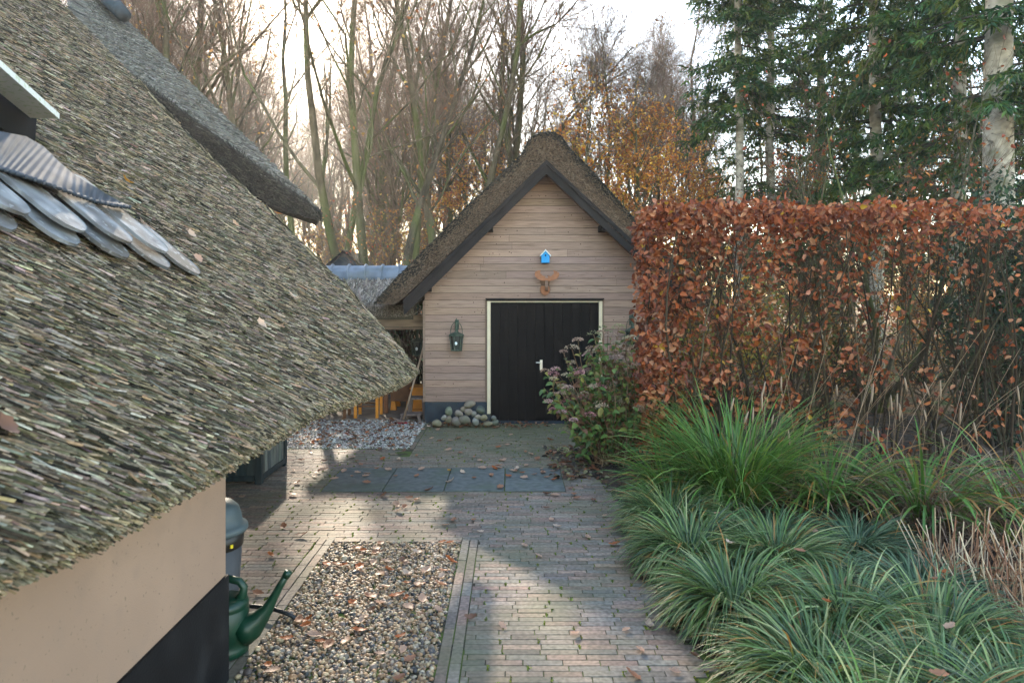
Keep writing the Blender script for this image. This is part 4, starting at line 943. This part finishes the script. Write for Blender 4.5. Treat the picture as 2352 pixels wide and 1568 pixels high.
# beech hedge
hd = empty("beech_hedge", (3.5, 8.0, 0), label="tall clipped copper-leaved beech hedge right of the garage", cat="hedge")
HX0, HX1, HY0, HY1, HZ = 1.50, 6.6, 7.62, 8.5, 3.07
g = MB(); ns = 60; b0 = np.stack([np.linspace(HX0+.18, HX1, ns)+rng.normal(0, .05, ns), rng.uniform(HY0+.2, HY1-.25, ns), np.zeros(ns)], 1)
P = np.zeros((ns, 9, 3)); P[:, 0] = b0
dv = np.tile(np.array((0, 0, 1.0)), (ns, 1))
for i in range(1, 9): dv = unit(dv+rng.normal(0, .11, (ns, 3))+np.array((0, 0, .1))); P[:, i] = P[:, i-1]+dv*(HZ-.1)/8*rng.uniform(.9, 1.02, (ns, 1))
Rr = rng.uniform(.010, .024, ns)[:, None]*np.linspace(1, .3, 9)[None]
pal_ = [(.055,.04,.027),(.04,.03,.022),(.075,.058,.034)]
g.tubes(P, Rr, 6, cols(ns, pal_, .2))
P1, R1 = level(P, Rr, 15, .85, .60, .08, .25, .25, rfac=.5, rmin=.0035)
def clip_h(Q): Q[..., 0] = np.maximum(Q[..., 0], HX0-.02); Q[..., 1] = np.clip(Q[..., 1], HY0, HY1); Q[..., 2] = np.minimum(Q[..., 2], HZ+.02); return Q
P1 = clip_h(P1); g.tubes(P1, R1, 4, cols(len(P1), pal_, .2))
P2, R2 = level(P1, R1, 7, .8, .34, .15, .1, .28, n=5, rmin=.002); P2 = clip_h(P2); g.tubes(P2, R2, 3, cols(len(P2), pal_, .2))
part(g, "stems", M["twig"], root=hd)
BEE = [(.30,.078,.025),(.38,.105,.033),(.20,.052,.022),(.42,.15,.06),(.34,.085,.027),(.15,.045,.022),(.48,.22,.11)]
n_ = 105000
P = np.stack([rng.uniform(HX0-.05, HX1, n_), rng.uniform(HY0-.03, HY1+.03, n_), rng.uniform(.25, HZ+.03, n_)], 1)
left_ = np.exp(-(P[:, 0]-HX0)/.30); top_ = np.exp(-np.maximum(HZ-P[:, 2], 0)/.22)*np.clip((6.3-P[:, 0])/2.2, .18, 1)
fr_ = np.exp(-(P[:, 1]-HY0)/.14)
clus = np.sin(P[:, 0]*5.3+P[:, 2]*2)*np.sin(P[:, 2]*6.1-P[:, 0]*2.3)+.7*np.sin(P[:, 0]*11+1)*np.sin(P[:, 2]*9+P[:, 1]*7)
fall_ = np.clip((5.2-P[:, 0])/3.0, .17, .9)
pr_ = .72*left_*(.5+.5*fr_)+.75*top_+.42*fall_*np.clip(.25+clus, 0, 1.4)*(.45+.55*fr_)
m_ = rng.random(n_) < pr_*.72; P = P[m_]; n_ = len(P)
rnd = np.clip((P[:, 2]-(HZ-.18))/.18, 0, 1); P[:, 0] = np.where(P[:, 0] < HX0+.15, P[:, 0]+rnd**2*.12, P[:, 0])
P[:, 2] += np.sin(P[:, 0]*3.1)*.02+np.sin(P[:, 0]*9)*.012+rng.normal(0, .015, n_)
D = unit(rdir(n_)+np.array((0, -.3, -.25))); N_ = unit(rdir(n_)*.8+np.array((-.2, -.8, .5))); sz = rng.uniform(.052, .095, n_)
c = cols(n_, BEE, .2); yl = rng.random(n_) < .012; c[yl] = (.55,.33,.04)
g = MB(); g.leaves(P, D, N_, sz, sz*.62, c, .22); ho = part(g, "foliage", M["leaf"], root=hd)

# ------------------------------------------------------------------ trees
def tree_meshes(seed, H, r0, kind):
    global rng
    keep = rng; rng = np.random.default_rng(seed)
    tr, cr = MB(), MB()
    n0 = 12
    stems = []
    nst = {'multi': 3, 'bush': 7, 'thicket': 6}.get(kind, 1)
    for s_ in range(nst):
        P = np.zeros((1, n0, 3)); d_ = np.array((0, 0, 1.0))
        if nst > 1: a = s_*2*math.pi/nst+rng.uniform(0, .9); sp_ = {'multi': .32, 'bush': .75, 'thicket': .45}[kind]; d_ = unit(np.array((math.cos(a)*sp_, math.sin(a)*sp_, 1.0))); P[0, 0] = (math.cos(a)*r0*.5, math.sin(a)*r0*.5, 0)
        lean = rng.normal(0, .05, 2)
        for i in range(1, n0):
            d_ = unit(d_+np.append(rng.normal(0, .085, 2)+lean*.4, .06)); P[0, i] = P[0, i-1]+d_*H*rng.uniform(.95, 1.05)*(1 if nst == 1 else rng.uniform(.75, .95))/(n0-1)
        stems.append(P)
    P0 = np.concatenate(stems); tp = .8*np.linspace(1, .12, n0)**1.0; tp[0] = 1.2; tp[1] = 1.05
    R0 = np.tile(r0*(1 if nst == 1 else .72)*tp, (len(P0), 1))
    bp = [(.085,.07,.045),(.10,.085,.052)]
    tr.tubes(P0, R0, 9, cols(len(P0), bp, .1))
    if kind == 'bush':
        P1, R1 = level(P0, R0, 9, .65, H*.42, .2, .18, .14, n=7, rmin=.008); tr.tubes(P1, R1, 6, cols(len(P1), bp, .1))
        P2, R2 = level(P1, R1, 6, .6, H*.22, .2, .15, .16, n=6, rmin=.0045); cr.tubes(P2, R2, 4, cols(len(P2), [(.12,.085,.05),(.10,.085,.045)], .2))
        P3, R3 = level(P2, R2, 4, .6, H*.11, .2, .1, .16, n=4, rmin=.003); cr.tubes(P3, R3, 3, cols(len(P3), [(.16,.09,.06),(.13,.09,.05)], .2))
    else:
        lo = {'bare': .24, 'multi': .3, 'gold': .22, 'slim': .38, 'pole': .3, 'thicket': .05}[kind]
        P1, R1 = level(P0, R0, {'bare': 24, 'multi': 13, 'gold': 18, 'slim': 16, 'pole': 15, 'thicket': 10}[kind], .75, H*.34, lo, .28, .15, n=8, rfac=.55, rmin=.012); tr.tubes(P1, R1, 6, cols(len(P1), bp, .1))
        P2, R2 = level(P1, R1, 8, .7, H*.155, .2, .16, .19, n=6, rfac=.6, rmin=.008); cr.tubes(P2, R2, 4, cols(len(P2), [(.15,.11,.075),(.13,.10,.07)], .15))
        P3, R3 = level(P2, R2, 6, .7, H*.075, .15, .10, .2, n=5, rfac=.6, rmin=.004); cr.tubes(P3, R3, 3, cols(len(P3), [(.17,.11,.075),(.15,.10,.07)], .15))
        P4, R4 = level(P3, R3, 5, .7, H*.038, .2, .08, .2, n=3, rfac=.7, rmin=.0036)
        if kind != 'pole': cr.tubes(P4, R4, 3, cols(len(P4), [(.20,.12,.08),(.18,.11,.075)], .15))
        P3 = P4 if kind == 'gold' else P3
    # last leaves still hanging
    dens = {'bare': .42, 'multi': .3, 'gold': 2.2, 'slim': .2, 'bush': .45, 'pole': .1, 'thicket': .5}[kind]
    k = int(len(P3)*dens); s_ = rng.integers(0, len(P3), k); f_ = rng.random((k, 1)); Q = P3[s_, 0]*(1-f_)+P3[s_, -1]*f_
    lp = {'bare': [(.42,.19,.07),(.50,.28,.08),(.34,.14,.06),(.5,.34,.10)], 'multi': [(.36,.2,.05),(.3,.12,.04)], 'gold': [(.68,.35,.05),(.60,.25,.04),(.48,.16,.035),(.70,.44,.07),(.36,.11,.03)], 'slim': [(.36,.14,.05),(.28,.1,.04)], 'pole': [(.36,.14,.05),(.28,.1,.04)], 'thicket': [(.42,.20,.05),(.34,.14,.04),(.40,.28,.06)], 'bush': [(.36,.08,.03),(.42,.17,.04),(.25,.06,.03)]}[kind]
    if kind in ('bare', 'multi'): m_ = Q[:, 2] < H*(.15+.75*rng.random(len(Q))**1.5); Q = Q[m_]; k = len(Q)
    if kind == 'gold': m_ = Q[:, 2] < H*(.35+.6*rng.random(len(Q))); Q = Q[m_]; k = len(Q)
    sz = rng.uniform(.10, .17, k) if kind != 'bush' else rng.uniform(.06, .10, k)
    cr.leaves(Q, unit(rdir(k)+np.array((0, 0, -.5))), rdir(k), sz, sz*.6, cols(k, lp, .2))
    rng = keep
    return tr, cr

def tree_proto(name, seed, H, r0, kind, barkm="bark"):
    tr, cr = tree_meshes(seed, H, r0, kind)
    t = empty(name); a = tr.build("trunk", M[barkm], t, smooth=True); b = cr.build("crown", M["twig" if kind not in ('gold', 'bush') else "leaf"], t)
    return t
protos = {}
used = {}
def plant(key, name, args, x, d, sc, rz, label, cat="tree", group=None, z=-.06):
    if key not in protos:
        protos[key] = tree_proto(name, *args); o = protos[key]
    else: o = copy_tree(protos[key])
    o.location = (x, d, z); o.scale = (sc, sc, sc); o.rotation_euler = (0, 0, rz)
    return tag(o, label, cat, group)
KINDS = {'b1': ("bare_tree", (11, 19, .25, 'bare')), 'b2': ("bare_tree", (23, 18, .22, 'bare')), 'b3': ("bare_tree", (37, 20, .27, 'bare')), 'b4': ("bare_tree", (51, 17, .20, 'bare')), 'm1': ("bare_tree", (5, 18, .30, 'multi')), 's1': ("bare_tree", (61, 20, .20, 'slim')), 's2': ("bare_tree", (67, 19, .17, 'slim')),
         'g1': ("golden_tree", (71, 12, .16, 'gold')), 'g2': ("golden_tree", (83, 13, .17, 'gold')), 'p1': ("bare_tree", (111, 19, .15, 'pole')), 'p2': ("bare_tree", (117, 20, .17, 'pole')), 't1': ("bare_thicket", (121, 6, .06, 'thicket')), 't2': ("bare_thicket", (127, 5, .05, 'thicket')), 'u1': ("bare_shrub", (91, 6.5, .10, 'bush'))}
def tr(key, xpix, d, sc, label, group="bare trees of the wood", rz=None):
    X_ = (xpix-1176)*d/F; lat = X_*math.cos(R(SUN_AZ))+d*math.sin(R(SUN_AZ))
    if key[0] in 'bs' and -.4 < lat < 3.6 and d < 50: key = 'p1' if key[1] in '13' else 'p2'
    if 1225 < xpix < 1625 and key[0] in 'bspg': sc = min(sc, (CAMH+(670-rng.uniform(60, 190))*d/F)/KINDS[key][1][1])
    nm, ar = KINDS[key]; plant(key, nm, ar, (xpix-1176)*d/F, d, sc, rng.uniform(0, 6.28) if rz is None else rz, label, group=group)
tr('m1', 858, 21, 1.0, "forked mossy trunk rising behind the grey tiled ridge")
tr('b1', 778, 20, .95, "slim curving bare tree left of the forked mossy trunk")
tr('b3', 700, 27, 1.15, "thick hazy trunk just right of the thatched eave tip")
tr('b2', 590, 24, 1.0, "bare tree rising from behind the high thatched verge")
tr('b4', 1010, 23, 1.05, "bare tree leaning over the left slope of the garage roof")
tr('b1', 1150, 28, 1.1, "tall bare tree behind the garage ridge, left of it")
tr('s1', 1290, 30, .95, "slender bare tree behind the garage ridge, right of it")
tr('b2', 930, 26, 1.05, "bare mossy tree between the forked trunk and the garage")
tr('s2', 470, 60, 1.1, "slender bare tree in the bright haze above the house roof")
tr('b3', 330, 62, 1.1, "bare tree in the brightest haze over the house roof")
tr('g1', 1395, 24, .92, "golden leaved tree above the right slope of the garage roof", "golden autumn trees")
tr('g2', 1530, 27, .90, "orange-brown autumn tree left of the pale conifer trunk", "golden autumn trees")
tr('g1', 1260, 34, .92, "small golden tree far behind the garage ridge", "golden autumn trees")
tr('g2', 1840, 26, .72, "orange leaved tree between the conifers behind the hedge", "golden autumn trees")
tr('g1', 2120, 24, .70, "orange leaved tree at the foot of the right conifers", "golden autumn trees")
tr('g2', 2420, 22, .75, "orange leaved tree at the far right edge", "golden autumn trees")
tr('g2', 1080, 36, .95, "pale orange tree in the haze left of the garage gable", "golden autumn trees")
tr('g1', 1650, 40, .9, "hazy golden tree far behind the hedge corner", "golden autumn trees")
tr('u1', 2010, 12.5, .95, "many-stemmed mossy bare shrub spreading above the hedge", "understorey shrubs", rz=.4)
tr('u1', 1620, 19, .8, "thin bare shrub in front of the pale conifer trunk", "understorey shrubs", rz=2.4)
tr('u1', 960, 18, .72, "low bare shrub behind the garage's left roof slope", "understorey shrubs", rz=4.0)
ks = ['b1', 'b2', 'b3', 'b4', 's1', 's2']
tr('g1', 1345, 22, .80, "golden tree rising just right of the garage ridge", "golden autumn trees")
tr('g2', 1470, 22.5, .78, "amber tree above the lower right slope of the garage roof", "golden autumn trees")
tr('g1', 1580, 31, .85, "amber tree left of the slim pale conifer trunk", "golden autumn trees")
tr('g2', 1110, 31, .85, "rust coloured tree behind the garage's left slope", "golden autumn trees")
tr('g1', 985, 40, .9, "rusty tree in the haze above the left end of the garage roof", "golden autumn trees")
for xp, d, k_ in ((255,24,'b2'),(345,23,'b1'),(430,26,'b4'),(300,30,'s1'),(390,32,'b2'),(1120,24,'s1')):
    tr(k_, xp, d, rng.uniform(.9, 1.1), "bare mossy tree of the front rows of the wood", "front trees of the wood")
for i in range(46):
    xp = -60+i*58+rng.uniform(-22, 22); d = rng.uniform(24, 52)
    tr('t1' if i % 2 else 't2', xp, d, rng.uniform(.7, 1.2), "twiggy young thicket between the hazy trunks of the wood", "young thickets in the wood")
spots = [(xp_, d_) for xp_, d_ in zip(rng.uniform(200, 1180, 52), rng.uniform(57, 90, 52))]+[(xp_, d_) for xp_, d_ in zip(rng.uniform(240, 620, 16), rng.uniform(26, 50, 16))]+[(xp_, d_) for xp_, d_ in zip(rng.uniform(380, 1650, 44), rng.uniform(28, 72, 44))]+[(240,42),(400,40),(545,38),(640,33),(665,44),(745,36),(800,46),(850,39),(905,33),(985,42),(1045,34),(1100,44),(1185,40),(1230,48),(1330,42),(1440,37),(1490,48),(1570,44),(1750,42),(1900,38),(1960,46),(2080,36),(2250,44),(2380,38),(150,50),(70,44),(610,56),(720,60),(880,58),(960,62),(1130,58),(1380,60),(1700,58),(2020,56),(2200,60),(310,58),(470,54),(1280,66),(800,70),(560,72),(1560,66),(1850,64)]
for i, (xp, d) in enumerate(spots):
    lat_ = (xp-1176)*d/F*math.cos(R(SUN_AZ))+d*math.sin(R(SUN_AZ))
    if -1.0 < lat_ < 4.2 and 26 < d < 56: continue
    tr(ks[i % 6], xp+rng.uniform(-8, 8), d, rng.uniform(.85, 1.15), "bare tree among the hazy far trunks of the wood", "far trees of the wood")

# conifers
def conifer(seed, H, r0, z0, blen, dens=1.0):
    global rng
    keep = rng; rng = np.random.default_rng(seed)
    t, c = MB(), MB(); n = 14
    P = np.zeros((n, 3)); P[:, 2] = np.linspace(0, H, n); P[:, :2] = np.cumsum(rng.normal(0, .025, (n, 2)), axis=0); tp = np.linspace(1, .15, n); tp[0] = 1.2
    t.tubes(P, r0*tp, 14, (.36,.32,.26))
    nb = int(H*8*dens); z = rng.uniform(z0, H*.96, nb); a = rng.uniform(0, 6.28, nb); L = blen*(1-(z/H)*.72)*rng.uniform(.55, 1.15, nb)
    m = 7; B = np.zeros((nb, m, 3)); B[:, 0] = np.stack([np.interp(z, P[:, 2], P[:, 0]), np.interp(z, P[:, 2], P[:, 1]), z], 1)
    for i in range(1, m):
        el = .12-.75*(i/m)+rng.normal(0, .05, nb)+(.35 if i == m-1 else 0); aa = a+rng.normal(0, .12, nb)
        B[:, i] = B[:, i-1]+np.stack([np.cos(aa)*np.cos(el), np.sin(aa)*np.cos(el), np.sin(el)], 1)*(L/(m-1))[:, None]
    c.tubes(B, np.linspace(.028, .006, m)[None].repeat(nb, 0), 4, (.06,.05,.04))
    tw = 30; k = nb*tw; bi = np.repeat(np.arange(nb), tw); tt = rng.uniform(.18, 1, k)*(m-1); i0 = np.minimum(tt.astype(int), m-2); fr = (tt-i0)[:, None]
    base = B[bi, i0]*(1-fr)+B[bi, i0+1]*fr; T = unit(B[bi, i0+1]-B[bi, i0]); S = unit(np.cross(T, np.array((0, 0, 1.0))))*np.where(rng.random(k) < .5, 1, -1)[:, None]
    D = unit(T*.7+S*rng.uniform(.4, 1.1, (k, 1))+np.stack([np.zeros(k), np.zeros(k), rng.uniform(-.75, .05, k)], 1)); tl = rng.uniform(.25, .6, k)
    sp = 8; Q = np.repeat(base, sp, axis=0)+np.repeat(D*tl[:, None], sp, axis=0)*rng.random((k*sp, 1)); DD = unit(np.repeat(D, sp, axis=0)+rng.normal(0, .45, (k*sp, 3)))
    sz = rng.uniform(.10, .22, k*sp); cc = np.repeat(cols(k, [(.042,.10,.036),(.058,.125,.042),(.03,.065,.03),(.085,.14,.034),(.12,.155,.035)], .2), sp, axis=0)
    c.leaves(Q, DD, unit(rdir(k*sp)*.6+np.array((0, 0, 1))), sz, sz*.30, cc, .1)
    nd = 40; z = rng.uniform(1.5, z0+1, nd); a = rng.uniform(0, 6.28, nd); q0 = np.stack([np.interp(z, P[:, 2], P[:, 0]), np.interp(z, P[:, 2], P[:, 1]), z], 1); q1 = q0+np.stack([np.cos(a), np.sin(a), rng.normal(-.1, .2, nd)], 1)*rng.uniform(.3, 1.2, (nd, 1))
    c.tubes(np.stack([q0, (q0+q1)/2+rng.normal(0, .05, (nd, 3)), q1], 1), np.tile([.014, .009, .004], (nd, 1)), 4, (.07,.055,.04))
    rng = keep
    return t, c
cons = [(1696,21,101,22,.155,7.0,2.3,"slim pale straight conifer trunk left of the dark spruces",.8),(1772,25,102,24,.20,2.5,3.6,"dark spruce just right of the slim pale trunk",1.1),(2006,19.5,103,23,.20,5.0,2.8,"pale conifer trunk behind the mossy bare shrub",1.0),(2200,17.5,104,24,.20,3.6,3.2,"dark spruce with grey trunk left of the thick sunlit trunk",1.1),(2293,13.6,105,26,.31,5.6,3.0,"thick pale sunlit conifer trunk at right",.9),(1880,27,106,24,.22,2.0,3.6,"bushy spruce in the middle of the conifer group",1.1),(2440,19,107,24,.24,3.0,3.4,"spruce at the right edge of the view",1.0),(2090,30,108,25,.22,2.5,3.6,"spruce farther back between the right trunks",1.0)]
for xp, d, sd_, H, r0, z0, bl, lb, dn in cons:
    t, c = conifer(sd_, H, r0, z0, bl, dn)
    e = empty("conifer_tree", ((xp-1176)*d/F, d, -.06), label=lb, cat="conifer", group="conifers behind the hedge")
    t.build("trunk", M["bark2"], e, smooth=True); c.build("crown", M["needle"], e)

# evergreen and autumn shrubs behind the hedge
def shrub(name, x, y, rx_, rz_, n, pal, label, lsz=(.05, .09), mname="leaf", zc=None):
    e = empty(name, (x, y, 0), label=label, cat="shrub", group="shrubs behind the hedge")
    P = rdir(n)*(rng.random((n, 1))**.45); P *= 1+.25*np.sin(P[:, :1]*7+P[:, 2:]*5)
    P = P*np.array((rx_, rx_*.8, rz_))+np.array((0, 0, zc or rz_*.95)); P[:, 2] = np.abs(P[:, 2])
    g = MB(); sz = rng.uniform(*lsz, n); g.leaves(P, unit(rdir(n)+np.array((0, -.2, -.2))), unit(rdir(n)+np.array((0, -.6, .8))), sz, sz*.6, cols(n, pal, .25)); g.build("foliage", M[mname], e)
    g = MB(); k = 26; b0 = np.stack([rng.normal(0, .12, k), rng.normal(0, .12, k), np.zeros(k)], 1); tip = rdir(k)*np.array((rx_, rx_, rz_))*.8+np.array((0, 0, zc or rz_)); tip[:, 2] = np.abs(tip[:, 2])
    g.tubes(np.stack([b0, (b0+tip)/2+rng.normal(0, .1, (k, 3)), tip], 1), np.tile([.02, .014, .006], (k, 1)), 5, (.06,.05,.035)); g.build("stems", M["twig"], e)
HOL = [(.02,.045,.022),(.03,.06,.025),(.018,.035,.02),(.045,.085,.03)]
shrub("holly_bush", 6.6, 9.4, .85, 1.9, 5200, HOL, "dark holly growing at the thin right end of the hedge")
shrub("holly_bush", 7.9, 10.8, 1.1, 2.0, 5200, HOL, "dark holly at the foot of the thick sunlit trunk")
shrub("autumn_shrub", 3.4, 11.8, 1.3, 1.2, 3000, [(.40,.26,.04),(.22,.22,.04),(.35,.14,.04)], "yellow green shrub glowing behind the middle of the hedge")
shrub("autumn_shrub", 5.4, 12.6, 1.4, 1.1, 3000, [(.30,.11,.04),(.38,.20,.05),(.14,.16,.04)], "rusty shrub behind the right half of the hedge")
shrub("autumn_shrub", 2.6, 15.5, 1.2, 1.3, 2400, [(.42,.24,.04),(.30,.12,.03)], "orange shrub behind the garage end of the hedge")
shrub("autumn_shrub", 9.5, 16.0, 1.8, 1.5, 3500, [(.34,.13,.04),(.42,.22,.05),(.10,.12,.04)], "rusty undergrowth at right below the spruces")
shrub("autumn_shrub", 6.8, 19.0, 2.0, 1.4, 3500, [(.32,.14,.04),(.16,.14,.04)], "brown undergrowth far behind the hedge")

# ------------------------------------------------------------------ fallen leaves
def lobed(L, Wd, curl):
    """an oak-like leaf: wavy outline, curled, with a raised midrib"""
    n = 9; t = np.linspace(0, 1, n); wv = Wd*.5*np.sin(np.pi*t**.85)**.8*(1+.32*np.cos(t*np.pi*7)); wv[0] = Wd*.03; wv[-1] = Wd*.03
    mid_ = np.stack([L*t-L/2, np.zeros(n), curl*L*(t-.5)**2*1.2], 1)
    l_ = mid_+np.stack([np.zeros(n), wv, wv*.35], 1); r_ = mid_+np.stack([np.zeros(n), -wv, wv*.45], 1)
    V = np.concatenate([mid_, l_, r_]); q = [(i, i+1, n+i+1, n+i) for i in range(n-1)]+[(2*n+i, 2*n+i+1, i+1, i) for i in range(n-1)]
    return V, q
protos_l = []
lp = [((.50,.30,.20),"pale tan"),((.36,.165,.09),"brown"),((.40,.11,.03),"orange red"),((.20,.10,.06),"dark brown"),((.56,.40,.29),"bleached"),((.52,.26,.04),"yellow orange")]
for i, (c_, nm) in enumerate(lp):
    V, q = lobed(.085, .05, .3+.12*i); g = MB(); g.add(V, [q], c_); o = g.build("fallen_leaf", M["leaf"]); protos_l.append([o, nm, False])
def leaf_at(x, y, z, i, sc, where, group, tilt=None):
    pr_ = protos_l[i]
    if pr_[2]: o = pr_[0].copy(); COL.objects.link(o)
    else: o = pr_[0]; pr_[2] = True
    o.location = (x, y, z); o.scale = (sc, sc, sc); o.rotation_euler = (rng.normal(0, .15), rng.normal(0, .15), rng.uniform(0, 6.28))
    if tilt is not None: o.rotation_euler = tilt
    tag(o, f"{pr_[1]} dry leaf lying {where}", "fallen leaf", group)
def on_paving(x, d): return x < edge_x(d)-.02 and not (GX0-.1 < x < GX1+.02 and d < GD1) and not (x < FX1 and d > FD0) and not (x < -1.5 and d < 3.9)
cnt = 0
while cnt < 120:
    d = rng.uniform(3.4, 11.0); x = rng.uniform(-2.9, 1.0)
    if not on_paving(x, d): continue
    if d < 5.5 and rng.random() < .45: continue
    sl_ = SD0 < d < SD1 and SLX[0] < x < SLX[-1]
    leaf_at(x, d, .014, int(rng.choice(6, p=[.34,.28,.08,.16,.12,.02])), rng.uniform(.8, 1.45), "on the concrete slabs" if sl_ else "on the brick path", "fallen leaves on the paving"); cnt += 1
for _ in range(26):
    leaf_at(rng.uniform(SLX[0], SLX[-1]), rng.uniform(SD0+.03, SD1-.03), .018, int(rng.choice(6, p=[.45,.25,.1,.1,.1,0])), rng.uniform(.8, 1.3), "on the concrete slabs", "fallen leaves on the paving")
for _ in range(64):
    leaf_at(rng.uniform(GX0+.05, GX1-.05), rng.uniform(3.3, 5.8), .026, int(rng.choice(6, p=[.24,.24,.34,.08,.08,.02])), rng.uniform(.75, 1.4), "on the pebble bed", "fallen leaves on the pebble bed")
for x, y, z, i in ((1.62,5.5,.40,0),(1.9,4.6,.44,1),(1.72,3.8,.46,2),(2.55,4.2,.42,1),(2.3,5.3,.33,0),(2.85,4.6,.30,2),(1.5,4.8,.42,4),(2.2,3.5,.47,0),(1.9,3.1,.45,1),(2.6,3.4,.46,2)):
    leaf_at(x, y, z-.05, i, .95, "caught in the grassy edging", "fallen leaves in the grassy edging")
for x, y, i in ((290,415,5),(455,1172/2+8,0),(600,745,4),(440,540,4),(228,370,4),(15,980,3),(330,515,4),(670,680,4),(540,515,4),(305,137,2),(355,270,0),(60,410,3)):
    p_ = rp(x, y, .05 if y > 300 else .07); leaf_at(p_[0], p_[1], p_[2], i, 1.0+roofd(x, y)*.03, "on the thatched roof", "fallen leaves on the thatch", (0, R(42), rng.uniform(-.8, .8)))
# uncountable litter: in the far gravel, at the foot of the hydrangea and through the bed
def litter(n, xs, ys, z, pal, lo, hi, name, label):
    P = np.stack([rng.uniform(*xs, n), rng.uniform(*ys, n), z+rng.random(n)*.02], 1); sz = rng.uniform(lo, hi, n)
    g = MB(); g.leaves(P, unit(rdir(n)*np.array((1, 1, .25))), unit(rdir(n)*.5+np.array((0, 0, 1))), sz, sz*.6, cols(n, pal, .25)); tag(g.build(name, M["leaf"]), label, "leaf litter", kind="stuff")
LIT = [(.26,.10,.05),(.36,.14,.05),(.18,.08,.045),(.34,.2,.12)]
litter(420, (-3.8, -1.42), (9.4, 11.35), .012, LIT, .05, .085, "leaf_litter", "rusty leaves scattered over the pale gravel")
litter(420, (.45, 1.3), (7.75, 9.3), .012, [(.10,.06,.04),(.06,.05,.04),(.26,.24,.12),(.2,.11,.06),(.25,.1,.05)], .05, .09, "leaf_litter", "dark and yellowish leaves under the hydrangea")
litter(1100, (1.0, 5.5), (3.0, 7.6), .05, [(.16,.08,.045),(.24,.11,.06),(.11,.06,.04)], .05, .09, "leaf_litter", "brown leaves on the soil between the plants")
litter(160, (-1.3, .6), (10.75, 11.1), .012, LIT, .04, .07, "leaf_litter", "brown leaves blown against the garage doors")

# ------------------------------------------------------------------ the hazy air of the wood
if HAZE > 0:
    g = MB(); g.box((0, 45, 14), (190, 130, 30.2))
    hm = bpy.data.materials.new("haze"); hm.use_nodes = True; n = hm.node_tree; n.nodes.remove(n.nodes["Principled BSDF"])
    pv = n.nodes.new("ShaderNodeVolumePrincipled"); pv.inputs["Density"].default_value = HAZE; pv.inputs["Color"].default_value = (.95, .93, .90, 1); pv.inputs["Anisotropy"].default_value = .6
    n.links.new(pv.outputs[0], n.nodes["Material Output"].inputs["Volume"])
    tag(g.build("haze", hm), kind="stuff")
